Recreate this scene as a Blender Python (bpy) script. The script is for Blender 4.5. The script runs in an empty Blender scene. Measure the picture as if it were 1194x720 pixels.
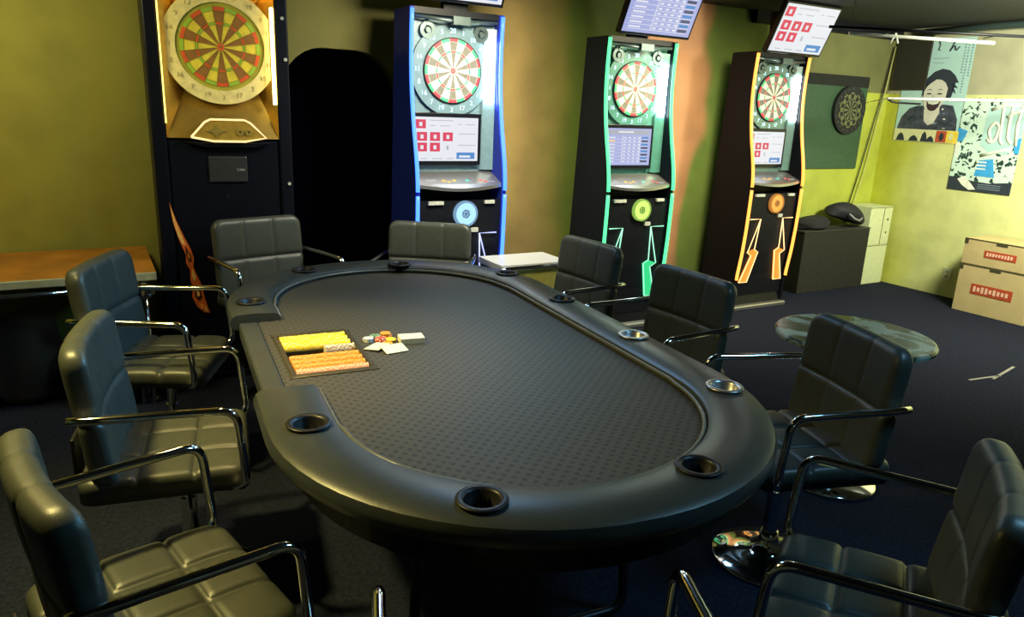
import bpy, bmesh, math, random
from math import sin, cos, pi, radians, sqrt, exp
from mathutils import Vector, Matrix
random.seed(4)
SC = bpy.context.scene
COL = SC.collection
# ------------------------------------------------------------------ helpers
def link(o, parent=None):
    COL.objects.link(o)
    if parent: o.parent = parent
    return o
def obj(name, bm, mats, parent=None, loc=None, rot=None, smooth=False, bevel=0, sub=0):
    bmesh.ops.recalc_face_normals(bm, faces=bm.faces)
    me = bpy.data.meshes.new(name); bm.to_mesh(me); bm.free()
    for m in (mats if isinstance(mats, (list, tuple)) else [mats]): me.materials.append(m)
    if smooth:
        for p in me.polygons: p.use_smooth = True
    o = bpy.data.objects.new(name, me); link(o, parent)
    if loc: o.location = loc
    if rot: o.rotation_euler = rot
    if bevel:
        b = o.modifiers.new('bevel', 'BEVEL'); b.width = bevel; b.segments = 2; b.limit_method = 'ANGLE'
    if sub:
        s = o.modifiers.new('sub', 'SUBSURF'); s.levels = sub; s.render_levels = sub
    return o
def tag(o, label, cat, group=None):
    o['label'] = label; o['category'] = cat
    if group: o['group'] = group
    return o
def thing(name, label, cat, loc=(0, 0, 0), rz=0, group=None):
    o = bpy.data.objects.new(name, None); o.empty_display_size = .1; link(o)
    o.location = loc; o.rotation_euler = (0, 0, rz)
    return tag(o, label, cat, group)
def struct(o):
    o['kind'] = 'structure'; return o
def B(): return bmesh.new()
def bx(bm, x0, y0, z0, x1, y1, z1, mi=0, M=None):
    vs = [bm.verts.new(Vector(c) if M is None else M @ Vector(c)) for c in
          [(x0,y0,z0),(x1,y0,z0),(x1,y1,z0),(x0,y1,z0),(x0,y0,z1),(x1,y0,z1),(x1,y1,z1),(x0,y1,z1)]]
    for f in ((0,3,2,1),(4,5,6,7),(0,1,5,4),(1,2,6,5),(2,3,7,6),(3,0,4,7)):
        fc = bm.faces.new([vs[i] for i in f]); fc.material_index = mi
    return bm
def prism(bm, pts, axis, a, b, mi=0):
    """polygon pts (2d) extruded along axis between a and b. axis 'x': pts=(y,z); 'y': pts=(x,z); 'z': pts=(x,y)"""
    def mk(p, t):
        return {'x': (t, p[0], p[1]), 'y': (p[0], t, p[1]), 'z': (p[0], p[1], t)}[axis]
    v0 = [bm.verts.new(mk(p, a)) for p in pts]; v1 = [bm.verts.new(mk(p, b)) for p in pts]
    n = len(pts)
    for f in (bm.faces.new(v0), bm.faces.new(v1[::-1])): f.material_index = mi; f.normal_update()
    for i in range(n):
        f = bm.faces.new((v0[i], v0[(i+1) % n], v1[(i+1) % n], v1[i])); f.material_index = mi
    return bm
def lathe(bm, prof, n=32, c=(0, 0, 0), mi=0, axis='z'):
    """prof: list of (r,h)"""
    rings = []
    for r, h in prof:
        ring = []
        for i in range(n):
            a = 2*pi*i/n
            p = (r*cos(a), r*sin(a), h)
            if axis == 'y': p = (r*cos(a), h, r*sin(a))
            if axis == 'x': p = (h, r*cos(a), r*sin(a))
            ring.append(bm.verts.new((p[0]+c[0], p[1]+c[1], p[2]+c[2])))
        rings.append(ring)
    for a, b in zip(rings, rings[1:]):
        for i in range(n):
            f = bm.faces.new((a[i], a[(i+1) % n], b[(i+1) % n], b[i])); f.material_index = mi
    for rg in (rings[0], rings[-1]):
        f = bm.faces.new(rg); f.material_index = mi
    return bm
def roundpath(pts, r=.05, k=5):
    """polyline with rounded corners"""
    P = [Vector(p) for p in pts]; out = [P[0]]
    for i in range(1, len(P)-1):
        a, b, c = P[i-1], P[i], P[i+1]
        d1 = (a-b); d2 = (c-b)
        rr = min(r, d1.length*.49, d2.length*.49)
        p1 = b+d1.normalized()*rr; p2 = b+d2.normalized()*rr
        for j in range(k+1):
            t = j/k
            out.append(p1*(1-t)**2+b*2*t*(1-t)+p2*t*t)
    out.append(P[-1]); return out
def tube(bm, pts, r, n=10, mi=0, sx=1.0):
    P = [Vector(p) for p in pts]; rings = []
    T = [(P[min(i+1, len(P)-1)]-P[max(i-1, 0)]).normalized() for i in range(len(P))]
    ref = Vector((0, 0, 1)) if abs(T[0].z) < .9 else Vector((1, 0, 0))
    u = T[0].cross(ref).normalized()
    for i, p in enumerate(P):
        u = (u-T[i]*u.dot(T[i])).normalized(); v = T[i].cross(u)
        rings.append([bm.verts.new(p+u*(r*sx*cos(2*pi*k/n))+v*(r*sin(2*pi*k/n))) for k in range(n)])
    for a, b in zip(rings, rings[1:]):
        for i in range(n):
            f = bm.faces.new((a[i], a[(i+1) % n], b[(i+1) % n], b[i])); f.material_index = mi; f.smooth = True
    for rg in (rings[0], rings[-1]):
        f = bm.faces.new(rg); f.material_index = mi
    return bm
def add_text(bm, s, size, M, mi=0, ext=.0006):
    c = bpy.data.curves.new('t', 'FONT'); c.body = s; c.size = size; c.align_x = 'CENTER'; c.align_y = 'CENTER'; c.extrude = ext
    o = bpy.data.objects.new('t', c); COL.objects.link(o)
    dg = bpy.context.evaluated_depsgraph_get(); dg.update()
    me = bpy.data.meshes.new_from_object(o.evaluated_get(dg))
    n0 = len(bm.verts); f0 = len(bm.faces)
    me.transform(M); bm.from_mesh(me); bm.faces.ensure_lookup_table()
    for f in bm.faces[f0:]: f.material_index = mi
    bpy.data.objects.remove(o); bpy.data.curves.remove(c); bpy.data.meshes.remove(me)
# ------------------------------------------------------------------ materials
def srgb(r, g, b):
    f = lambda c: (c/255/12.92) if c/255 <= .04045 else ((c/255+.055)/1.055)**2.4
    return (f(r), f(g), f(b))
def nodes(m):
    m.use_nodes = True; nt = m.node_tree; return nt, nt.nodes['Principled BSDF']
def mat(name, c, rough=.5, metal=0, var=.12, scale=30, bump=0, coat=0, spec=.5):
    m = bpy.data.materials.new(name); nt, p = nodes(m)
    p.inputs['Roughness'].default_value = rough; p.inputs['Metallic'].default_value = metal
    p.inputs['Specular IOR Level'].default_value = spec
    if coat: p.inputs['Coat Weight'].default_value = coat
    tc = nt.nodes.new('ShaderNodeTexCoord'); nz = nt.nodes.new('ShaderNodeTexNoise'); nz.inputs['Scale'].default_value = scale
    nz.inputs['Detail'].default_value = 3
    nt.links.new(tc.outputs['Object'], nz.inputs['Vector'])
    rp = nt.nodes.new('ShaderNodeValToRGB')
    rp.color_ramp.elements[0].position = .3; rp.color_ramp.elements[1].position = .7
    rp.color_ramp.elements[0].color = (*[x*(1-var) for x in c], 1); rp.color_ramp.elements[1].color = (*[min(1, x*(1+var)) for x in c], 1)
    nt.links.new(nz.outputs['Fac'], rp.inputs['Fac']); nt.links.new(rp.outputs['Color'], p.inputs['Base Color'])
    if bump:
        b = nt.nodes.new('ShaderNodeBump'); b.inputs['Strength'].default_value = bump; b.inputs['Distance'].default_value = .002
        n2 = nt.nodes.new('ShaderNodeTexNoise'); n2.inputs['Scale'].default_value = scale*8
        nt.links.new(tc.outputs['Object'], n2.inputs['Vector'])
        nt.links.new(n2.outputs['Fac'], b.inputs['Height']); nt.links.new(b.outputs['Normal'], p.inputs['Normal'])
    return m
def emis(name, c, s, base=(.02, .02, .02)):
    m = bpy.data.materials.new(name); nt, p = nodes(m)
    p.inputs['Base Color'].default_value = (*base, 1)
    p.inputs['Emission Color'].default_value = (*c, 1); p.inputs['Emission Strength'].default_value = s
    p.inputs['Roughness'].default_value = .3
    return m
M_ = {}
M_['leather'] = mat('dark_leatherette', (.045, .051, .043), .42, var=.1, scale=25, bump=.15)
M_['chrome'] = mat('chrome', (.78, .78, .76), .09, 1, var=.03)
M_['black'] = mat('black_plastic', (.006, .007, .011), .42, var=.2, spec=.2)
M_['blackg'] = mat('black_gloss', (.005, .006, .010), .25, var=.2, spec=.3)
M_['rail'] = mat('black_vinyl_rail', (.030, .036, .036), .38, var=.1, scale=12, bump=.1)
M_['railtop'] = M_['rail']
M_['white'] = mat('white_laminate', (.75, .75, .74), .35, var=.04)
M_['steel'] = mat('brushed_silver', (.5, .5, .52), .32, .9, var=.06)
M_['darksteel'] = mat('dark_metal', (.02, .02, .025), .4, .5)
# carpet
def carpet():
    m = mat('navy_carpet', (.014, .017, .032), .95, var=.35, scale=60, bump=.6, spec=.08)
    return m
M_['carpet'] = carpet()
def cloth():
    m = bpy.data.materials.new('speckled_table_cloth'); nt, p = nodes(m)
    p.inputs['Roughness'].default_value = .6
    tc = nt.nodes.new('ShaderNodeTexCoord'); mp = nt.nodes.new('ShaderNodeMapping')
    mp.inputs['Rotation'].default_value = (0, 0, radians(45)); mp.inputs['Scale'].default_value = (38, 38, 0)
    nt.links.new(tc.outputs['Object'], mp.inputs['Vector'])
    vo = nt.nodes.new('ShaderNodeTexVoronoi'); vo.inputs['Scale'].default_value = 1; vo.inputs['Randomness'].default_value = .06
    nt.links.new(mp.outputs['Vector'], vo.inputs['Vector'])
    rp = nt.nodes.new('ShaderNodeValToRGB'); e = rp.color_ramp.elements
    e[0].position = .17; e[0].color = (.012, .013, .012, 1); e[1].position = .34; e[1].color = (.056, .051, .037, 1)
    nt.links.new(vo.outputs['Distance'], rp.inputs['Fac'])
    nz = nt.nodes.new('ShaderNodeTexNoise'); nz.inputs['Scale'].default_value = 220
    nt.links.new(tc.outputs['Object'], nz.inputs['Vector'])
    mx = nt.nodes.new('ShaderNodeMix'); mx.data_type = 'RGBA'; mx.blend_type = 'MULTIPLY'; mx.inputs['Factor'].default_value = .8
    r2 = nt.nodes.new('ShaderNodeValToRGB'); r2.color_ramp.elements[0].position = .35; r2.color_ramp.elements[0].color = (.45, .45, .45, 1); r2.color_ramp.elements[1].position = .65
    nt.links.new(nz.outputs['Fac'], r2.inputs['Fac'])
    nt.links.new(rp.outputs['Color'], mx.inputs['A']); nt.links.new(r2.outputs['Color'], mx.inputs['B'])
    nt.links.new(mx.outputs['Result'], p.inputs['Base Color'])
    return m
M_['cloth'] = cloth()
def math_node(nt, op, a, b):
    n = nt.nodes.new('ShaderNodeMath'); n.operation = op
    for i, v in enumerate((a, b)):
        if isinstance(v, (int, float)): n.inputs[i].default_value = v
        else: nt.links.new(v, n.inputs[i])
    return n.outputs[0]
def mixc(nt, fac, a, b):
    n = nt.nodes.new('ShaderNodeMix'); n.data_type = 'RGBA'
    nt.links.new(fac, n.inputs['Factor'])
    for k, v in (('A', a), ('B', b)):
        if isinstance(v, tuple): n.inputs[k].default_value = (*v, 1)
        else: nt.links.new(v, n.inputs[k])
    return n.outputs['Result']
def wall_paint_and_light(name, stops, zsplit, upper, smin, smax, uppermin=None):
    """stops: (s, colour) wall tints with coloured light put in (object x); above zsplit the unlit tone"""
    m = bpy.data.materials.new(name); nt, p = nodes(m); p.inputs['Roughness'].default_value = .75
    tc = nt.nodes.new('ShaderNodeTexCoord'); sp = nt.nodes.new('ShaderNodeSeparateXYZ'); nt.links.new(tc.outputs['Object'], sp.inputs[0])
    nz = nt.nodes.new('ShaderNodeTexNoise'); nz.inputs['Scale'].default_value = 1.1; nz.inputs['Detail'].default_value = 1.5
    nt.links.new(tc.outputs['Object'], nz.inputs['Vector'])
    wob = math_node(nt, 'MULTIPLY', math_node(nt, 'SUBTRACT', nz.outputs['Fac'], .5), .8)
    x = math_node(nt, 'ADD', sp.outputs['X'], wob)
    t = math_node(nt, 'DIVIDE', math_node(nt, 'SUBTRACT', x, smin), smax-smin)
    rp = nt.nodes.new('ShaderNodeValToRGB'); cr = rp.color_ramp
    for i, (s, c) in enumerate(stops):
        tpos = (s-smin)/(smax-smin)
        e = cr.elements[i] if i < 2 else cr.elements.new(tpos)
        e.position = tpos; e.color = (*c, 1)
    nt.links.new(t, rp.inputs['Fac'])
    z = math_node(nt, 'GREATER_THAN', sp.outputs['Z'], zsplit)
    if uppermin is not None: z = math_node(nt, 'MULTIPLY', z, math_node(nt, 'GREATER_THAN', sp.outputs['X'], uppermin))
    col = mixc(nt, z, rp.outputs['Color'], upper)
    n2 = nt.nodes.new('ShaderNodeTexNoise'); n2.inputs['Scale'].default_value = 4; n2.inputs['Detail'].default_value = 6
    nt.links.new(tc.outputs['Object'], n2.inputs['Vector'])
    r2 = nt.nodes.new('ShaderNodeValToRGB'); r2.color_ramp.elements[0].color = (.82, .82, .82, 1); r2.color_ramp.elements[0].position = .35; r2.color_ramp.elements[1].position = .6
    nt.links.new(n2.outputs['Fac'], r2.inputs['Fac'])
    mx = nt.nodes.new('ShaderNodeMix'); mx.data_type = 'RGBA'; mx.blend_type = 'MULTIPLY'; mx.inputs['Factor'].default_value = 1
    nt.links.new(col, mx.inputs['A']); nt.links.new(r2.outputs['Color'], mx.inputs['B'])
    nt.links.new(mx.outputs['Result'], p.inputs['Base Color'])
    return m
# ------------------------------------------------------------------ camera
cam = bpy.data.cameras.new('camera'); co = bpy.data.objects.new('camera', cam); COL.objects.link(co)
cam.sensor_width = 36; cam.lens = 36*860/1194; cam.clip_start = .02
# rows = world axes in camera coordinates
R = Matrix(((0.99913307, -0.04163054, 0.0), (0.01105361, 0.26528666, -0.96410622), (0.04013627, 0.96327041, 0.26551684)))
co.matrix_world = Matrix.Translation((0, 0, 1.6)) @ R.to_4x4()
SC.camera = co
# ------------------------------------------------------------------ room frame
A0 = Vector((3.665, 7.711)); TH = radians(30)
w_ = Vector((cos(TH), sin(TH))); n_ = Vector((sin(TH), -cos(TH)))
def W(s, d, z=0):
    p = A0+w_*s+n_*d; return (p.x, p.y, z)
H = 2.46
SMIN, DMAX = -10.2, 6.6
def place(o): o.location = (A0.x, A0.y, 0); o.rotation_euler = (0, 0, TH); return o
# floor, ceiling (local x = s, local y = -d)
struct(place(obj('floor', bx(B(), SMIN-.2, -DMAX-.2, -.1, .2, .2+.9, 0), M_['carpet'])))
M_['ceil'] = mat('dark_ceiling', (.012, .014, .013), .8)
struct(place(obj('ceiling', bx(B(), SMIN-.2, -DMAX-.2, H, .2, .2+.9, H+.1), M_['ceil'])))
# back wall with an arched opening
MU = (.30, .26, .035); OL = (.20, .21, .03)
back_paint_light = wall_paint_and_light('back_wall_paint_and_light', [(-10, MU), (-7.6, MU), (-7.1, (.26, .24, .035)), (-6.2, (.17, .17, .035)), (-4.95, (.20, .18, .05)), (-4.30, (.40, .28, .10)), (-3.95, (.30, .26, .06)), (-3.8, (.15, .22, .03)), (-3.2, (.15, .18, .04)), (-3.05, (.50, .25, .13)), (-2.5, (.50, .25, .13)), (-2.42, (.15, .24, .05)), (-2.0, (.20, .26, .06)), (-1.3, (.40, .46, .07)), (0, (.46, .52, .06))], 1.86, (.16, .17, .06), -10.2, 0, -1.75)  # coloured light and the unlit upper band are painted into the wall colour
AX0, AX1, AZ, AR = -5.98, -5.16, 1.90, .30
def wall_back():
    bm = B(); nA = 8
    arch = [(AX0, 0), (AX0, AZ-AR-.1)]
    for i in range(1, nA+1):
        a = pi-(pi/2)*i/nA; arch.append((AX0+AR+AR*cos(a), AZ-AR-.1+(AR+.1)*sin(a)))
    for i in range(0, nA):
        a = pi/2-(pi/2)*i/nA; arch.append((AX1-AR+AR*cos(a), AZ-AR-.1+(AR+.1)*sin(a)))
    arch += [(AX1, AZ-AR-.1), (AX1, 0)]
    bx(bm, SMIN, 0, 0, AX0, .1, H); bx(bm, AX1, 0, 0, .1, .1, H)
    for (xa, za), (xb, zb_) in zip(arch[1:-1], arch[2:-1]):
        if xb-xa > 1e-5: prism(bm, [(xa, za), (xb, zb_), (xb, H), (xa, H)], 'y', 0, .1)
    return bm, arch
bmw, arch = wall_back()
struct(place(obj('wall_back', bmw, back_paint_light)))
# dark alcove behind the arch
bm = B(); nn = len(arch)
va = [bm.verts.new((x, .1, z)) for x, z in arch]; vb = [bm.verts.new((x, .75, z)) for x, z in arch]
vc = [bm.verts.new((x*1.0, .1, z)) for x, z in arch]
for i in range(nn-1): bm.faces.new((va[i], va[i+1], vb[i+1], vb[i]))
bm.faces.new(vb)
bmesh.ops.delete(bm, geom=[v for v in vc], context='VERTS')
M_['navyblack'] = mat('black_navy_curtain', (.0015, .0015, .005), .95, spec=0)
o = struct(place(obj('door_1', bm, M_['navyblack'])))
# right wall : local x along wall (d), built in its own frame so that its object x = d
right_paint_light = wall_paint_and_light('right_wall_paint_and_light', [(0, (.52, .55, .04)), (.22, (.54, .58, .08)), (.6, (.64, .68, .27)), (1.4, (.68, .72, .33)), (7, (.68, .72, .33))], 1.86, (.42, .42, .28), 0, 7)  # lit lower wall and unlit upper wall put into the colour
wr = obj('wall_right', bx(B(), -.1, 0, 0, DMAX, .1, H), right_paint_light); struct(wr)
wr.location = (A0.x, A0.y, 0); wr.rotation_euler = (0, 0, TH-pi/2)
M_['plain'] = mat('dark_wall_paint', (.10, .10, .07), .8)
struct(place(obj('wall_left', bx(B(), SMIN-.1, -DMAX, 0, SMIN, 0.1, H), mat('mustard_paint', (.25, .22, .04), .8))))
struct(place(obj('wall_front', bx(B(), SMIN-.1, -DMAX-.1, 0, .1, -DMAX, H), M_['plain'])))
# black square edge strip at the top of the back wall in the corner
struct(place(obj('trim_1', bx(B(), -2.0, -.06, H-.10, -.0, 0, H), M_['black'])))
# ------------------------------------------------------------------ cushions
def cushion(w, d, t, cols, rows, R=.05, re=.022, cr=.009, both=False, curve=0, N=36, Mx=36, front=0, colk=1.0):
    """quilted cushion lying in xy, top at z=t"""
    bm = B(); top = []; bot = []
    def pos(u, v):
        x = u*w/2; y = v*d/2
        ax = abs(x)-(w/2-R); ay = abs(y)-(d/2-R)
        if ax > 0 and ay > 0:
            m = max(ax, ay); l = sqrt(ax*ax+ay*ay); ax *= m/l; ay *= m/l
            x = math.copysign(w/2-R+ax, x); y = math.copysign(d/2-R+ay, y)
        return x, y
    def rel(u, v):
        e = min((1-abs(u))*w/2, (1-abs(v))*d/2)
        k = max(0, 1-e/re); fall = re*(1-sqrt(max(0, 1-k*k)))
        c = 0
        for i in range(1, cols):
            s = -1+2*i/cols; c = max(c, colk*exp(-((u-s)*w/2/.008)**2))
        for j in range(1, rows):
            s = -1+2*j/rows; c = max(c, exp(-((v-s)*d/2/.008)**2))
        pu = (1-colk+colk*abs(sin((u+1)/2*pi*cols))**.5)*abs(sin((v+1)/2*pi*rows))**.5
        return -fall-cr*c+.005*pu
    def coord(n, i, k):
        return -1+2*i/n
    us = sorted(set([round(-1+2*i/N, 4) for i in range(N+1)]+[round(-1+2*i/cols+o, 4) for i in range(1, cols) for o in (-.03, 0, .03)]+[s*q for s in (-1, 1) for q in (.995, .975)]))
    vs = sorted(set([round(-1+2*i/Mx, 4) for i in range(Mx+1)]+[round(-1+2*i/rows+o, 4) for i in range(1, rows) for o in (-.03, 0, .03)]+[s*q for s in (-1, 1) for q in (.995, .975)]))
    for v in vs:
        rt = []; rb = []
        for u in us:
            x, y = pos(u, v); r = rel(u, v); bend = curve*(x*x)*4 + front*max(0, v-.55)**2
            rt.append(bm.verts.new((x, y, t+r+bend)))
            rb.append(bm.verts.new((x, y, (-r if both else 0)+bend)))
        top.append(rt); bot.append(rb)
    nu, nv = len(us), len(vs)
    for j in range(nv-1):
        for i in range(nu-1):
            bm.faces.new((top[j][i], top[j][i+1], top[j+1][i+1], top[j+1][i]))
            bm.faces.new((bot[j][i], bot[j+1][i], bot[j+1][i+1], bot[j][i+1]))
    per = [(0, i) for i in range(nu)]+[(j, nu-1) for j in range(1, nv)]+[(nv-1, i) for i in range(nu-2, -1, -1)]+[(j, 0) for j in range(nv-2, 0, -1)]
    for k in range(len(per)):
        a, b = per[k], per[(k+1) % len(per)]
        bm.faces.new((top[a[0]][a[1]], bot[a[0]][a[1]], bot[b[0]][b[1]], top[b[0]][b[1]]))
    return bm
# ------------------------------------------------------------------ chairs
def make_chair(label):
    t = thing('swivel_chair', label, 'chair', group='padded swivel chairs around the poker table')
    s = obj('seat', cushion(.49, .47, .070, 3, 3, front=-.04), M_['leather'], t, loc=(0, -.035, .433), smooth=True)
    # backrest stands: local xy plane -> tilt up
    b = obj('backrest', cushion(.50, .44, .066, 3, 2, R=.055, re=.027, colk=.45, both=True, curve=.10, cr=.009), M_['leather'], t, smooth=True)
    b.location = (0, -.268, .678); b.rotation_euler = (radians(90-7), 0, pi)
    for sg in (-1, 1):
        bm = B()
        path = roundpath([(sg*.262, -.262, .709), (sg*.275, -.20, .711), (sg*.290, .175, .711), (sg*.288, .195, .46), (sg*.20, .13, .425)], .05)
        tube(bm, path, .0125, 12)
        obj('armrest', bm, M_['chrome'], t, smooth=True)
    bm = B(); lathe(bm, [(.0, 0), (.195, 0), (.2, .006), (.195, .012), (.13, .022), (.07, .034), (.045, .055), (.034, .09), (.03, .12)], 48)
    obj('base', bm, M_['chrome'], t, smooth=True)
    bm = B(); lathe(bm, [(.026, .10), (.026, .30), (.019, .30), (.019, .45)], 24)
    obj('gas_column', bm, M_['chrome'], t, smooth=False)
    bm = B(); bx(bm, -.11, -.11, .39, .11, .11, .424)
    tube(bm, roundpath([(.05, 0, .40), (.16, .02, .40), (.25, .03, .39)], .02), .005, 8)
    obj('seat_mount', bm, M_['darksteel'], t, bevel=.004)
    bm = B(); bx(bm, -.05, -.312, .42, .05, -.300, .56); bx(bm, -.05, -.312, .412, .05, .0, .426)
    obj('back_bracket', bm, M_['darksteel'], t, bevel=.004)
    return t
def copy_tree(o, loc, rz, label):
    c = o.copy(); COL.objects.link(c); c.location = loc; c.rotation_euler = (0, 0, rz); c['label'] = label
    for ch in o.children:
        k = ch.copy(); COL.objects.link(k); k.parent = c
    return c
CH = [
 ((-1.451, 2.954), -83.3, .03, 'dark padded swivel chair with teal-lit backrest beside the wooden side table'),
 ((-1.055, 2.198), -70, .0, 'dark padded swivel chair seen edge-on, by the cut-out side of the poker table'),
 ((-.76, 1.484), -47.5, -.03, 'large padded swivel chair in the near left corner, its quilted seat showing'),
 ((-1.259, 3.847), -136, .05, 'dark swivel chair in front of the gold dartboard machine'),
 ((-.525, 4.175), 177, .0, 'dark swivel chair in front of the blue-lit dart machine at the table head'),
 ((.229, 3.914), 123.2, -.008, 'dark swivel chair between the white-topped bench and the green-lit machine'),
 ((.629, 3.197), 120.8, -.008, 'dark swivel chair second along the right side, before the orange-lit machine'),
 ((.991, 2.434), 102, -.009, 'dark swivel chair whose backrest hides the foot of the round marbled table'),
 ((.869, 1.564), 63, -.03, 'dark swivel chair in the near right corner with gold-glinting chrome arms'),
 ((.088, 1.048), 9, .03, 'nearest swivel chair at the bottom edge, only its chrome armrests in view'),
]
ch0 = make_chair(CH[0][3]); ch0.location = (*CH[0][0], 0); ch0.rotation_euler = (0, 0, radians(CH[0][1]))
cset = [ch0]
for (x, y), a, lf, lb in CH[1:]: cset.append(copy_tree(ch0, (x, y, 0), radians(a), lb))
for cc, (_, _, lf, _) in zip(cset, CH):
    for k in cc.children:
        if not (k.name.startswith('base') or k.name.startswith('gas_column')): k.location.z += lf
# ------------------------------------------------------------------ poker table
TC = Vector((-.229, 2.585)); TA = radians(-64.8)
def TW(u, v, z=0):
    c, s = cos(TA), sin(TA); return (TC.x+c*u-s*v, TC.y+s*u+c*v, z)
tb = thing('poker_table', 'long oval black poker table with padded rail, cup holders and speckled cloth', 'table', (TC.x, TC.y, 0), TA)
LO, WO, LI, WI = 1.335, .72, 1.15, .535
def stad(L, Wd, R, n=20):
    """stadium points, ccw, starting on +v side at right going left"""
    pts = []
    for k, (cx, cy, a0) in enumerate(((L-R, Wd-R, 0), (-(L-R), Wd-R, 90), (-(L-R), -(Wd-R), 180), (L-R, -(Wd-R), 270))):
        for i in range(n+1):
            a = radians(a0+90*i/n); pts.append((cx+R*cos(a), cy+R*sin(a)))
    return pts
CU0, CU1 = -.44, .36
def rail_ring():
    # offset family between inner and outer stadium; profile across rail
    prof = [(0.0, .735), (0.0, .765), (.03, .778), (.10, .786), (.5, .790), (.88, .786), (.96, .777), (1.0, .760), (1.0, .745), (.96, .730), (.80, .726), (.0, .735)]
    def ring(t):
        L = LI+(LO-LI)*t; Wd = WI+(WO-WI)*t; R = Wd*.985
        pts = []
        us1 = [CU1+(L-R-CU1)*k/6 for k in range(0, 6)]
        # start at cut u=CU1, v=+Wd, go clockwise: toward +u, around, to -u end, back to CU0
        for u in us1: pts.append((u, Wd))
        n = 28
        for i in range(n+1):
            a = radians(90-180*i/n); pts.append((L-R+R*cos(a), R*sin(a)+(Wd-R if a > 0 else -(Wd-R))))
        for k in range(1, 24): pts.append((L-R-2*(L-R)*k/24, -Wd))
        for i in range(n+1):
            a = radians(270-180*i/n); pts.append((-(L-R)+R*cos(a), R*sin(a)+(Wd-R if i > n/2 else -(Wd-R))))
        for k in range(1, 7): pts.append((-(L-R)+(CU0+(L-R))*k/6, Wd))
        return pts
    bm = B(); rs = [[bm.verts.new((u, v, z)) for u, v in ring(t)] for t, z in prof[:-1]]
    m = len(rs); n = len(rs[0])
    for a in range(m):
        b = (a+1) % m
        for i in range(n-1):
            f = bm.faces.new((rs[a][i], rs[a][i+1], rs[b][i+1], rs[b][i]))
    bm.faces.new([rs[a][0] for a in range(m)]); bm.faces.new([rs[a][-1] for a in range(m)])
    for v in bm.verts: v.co.y = -v.co.y
    # flared lip where the rail ends turn outward on the play side
    return bm
CUPS = [(a, -b) for a, b in [(-.615, .626), (.645, .613), (1.15, .34), (1.19, -.20), (.79, -.615), (.25, -.64), (-.30, -.635), (-.83, -.61), (-1.16, -.15), (-1.14, .33)]]
ro = obj('padded_rail', rail_ring(), M_['rail'], tb, smooth=True)
# holes for the cups by boolean
bmc = B()
for u, v in CUPS: lathe(bmc, [(.043, .70), (.043, .86)], 32, c=(u, v, 0))
mc = bpy.data.meshes.new('cutter'); bmesh.ops.recalc_face_normals(bmc, faces=bmc.faces); bmc.to_mesh(mc); bmc.free()
oc = bpy.data.objects.new('cutter', mc); COL.objects.link(oc); oc.parent = tb
md = ro.modifiers.new('holes', 'BOOLEAN'); md.object = oc; md.operation = 'DIFFERENCE'; md.solver = 'EXACT'
bpy.context.view_layer.update()
dg = bpy.context.evaluated_depsgraph_get(); dg.update()
nm = bpy.data.meshes.new_from_object(ro.evaluated_get(dg)); ro.modifiers.clear(); ro.data = nm; nm.name = 'padded_rail'
bpy.data.objects.remove(oc)
for p in nm.polygons: p.use_smooth = True
try: nm.set_sharp_from_angle(angle=radians(35))
except Exception: pass
bm = B(); PI_ = []; Rr = WI*.985
PI_ += [(CU1, -WI)]+[(L_-0, -WI) for L_ in (.5, LI-Rr)]
for i in range(1, 40): a = radians(-90+180*i/40); PI_.append((LI-Rr+Rr*cos(a), Rr*sin(a)))
PI_ += [(LI-Rr, WI), (0, WI), (-(LI-Rr), WI)]
for i in range(1, 40): a = radians(90+180*i/40); PI_.append((-(LI-Rr)+Rr*cos(a), Rr*sin(a)))
PI_ += [(-(LI-Rr), -WI), (CU0, -WI)]
tube(bm, [(a, b, .767) for a, b in PI_], .0065, 8)
obj('inner_edge_highlight', bm, mat('grey_edge_highlight', (.10, .11, .10), .3), tb)  # pale bead painting the highlight along the rail's inner edge
# playing surface and core
bm = B(); pts = stad(LI+.02, WI+.02, WI*.985+.02, 16)
pts2 = [(u, v) for u, v in pts]
prism(bm, pts2, 'z', .735, .755)
# tray-side extension of the cloth up to the dealer edge
bx(bm, CU0+.004, -(WO-.10), .735, CU1-.004, -(WI+.0201), .755)
play = obj('playing_surface', bm, M_['cloth'], tb)
bm = B(); bx(bm, CU0+.004, -(WO-.03), .700, CU1-.004, -(WO-.10), .758)
obj('dealer_edge', bm, M_['rail'], tb, bevel=.008)
bm = B(); prism(bm, stad(LO-.075, WO-.075, (WO-.075)*.985, 16), 'z', .63, .7255)
apron = obj('apron', bm, M_['black'], tb)
# cups
for i, (u, v) in enumerate(CUPS):
    bm = B(); prof_o = [(.041, .68), (.041, .789), (.056, .7915), (.058, .794), (.055, .797), (.044, .797), (.0385, .791), (.0375, .688), (.0, .688)]
    n = 32; rings = []
    for r, h in [(.0001, .68)]+prof_o[:-1]+[(.0001, .688)]:
        rings.append([bm.verts.new((u+r*cos(2*pi*k/n), v+r*sin(2*pi*k/n), h)) for k in range(n)])
    for a, b in zip(rings, rings[1:]):
        for k in range(n): bm.faces.new((a[k], a[(k+1) % n], b[(k+1) % n], b[k]))
    o = obj('cup_holder', bm, [M_['darksteel'] if i in (0, 1, 2, 3, 6, 7, 8, 9) else M_['steel']], tb, smooth=True)
# folding legs
for u0 in (-.75, .72):
    bm = B(); tube(bm, roundpath([(u0, -.33, .61), (u0, -.36, .02), (u0, .36, .02), (u0, .33, .61)], .06), .016, 10)
    tube(bm, [(u0, -.348, .30), (u0, .348, .30)], .012, 8)
    obj('leg', bm, M_['darksteel'], tb)
    bm = B(); tube(bm, [(u0, 0, .30), (u0-.38*math.copysign(1, u0), 0, .60)], .010, 8); obj('brace', bm, M_['darksteel'], tb)
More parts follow.
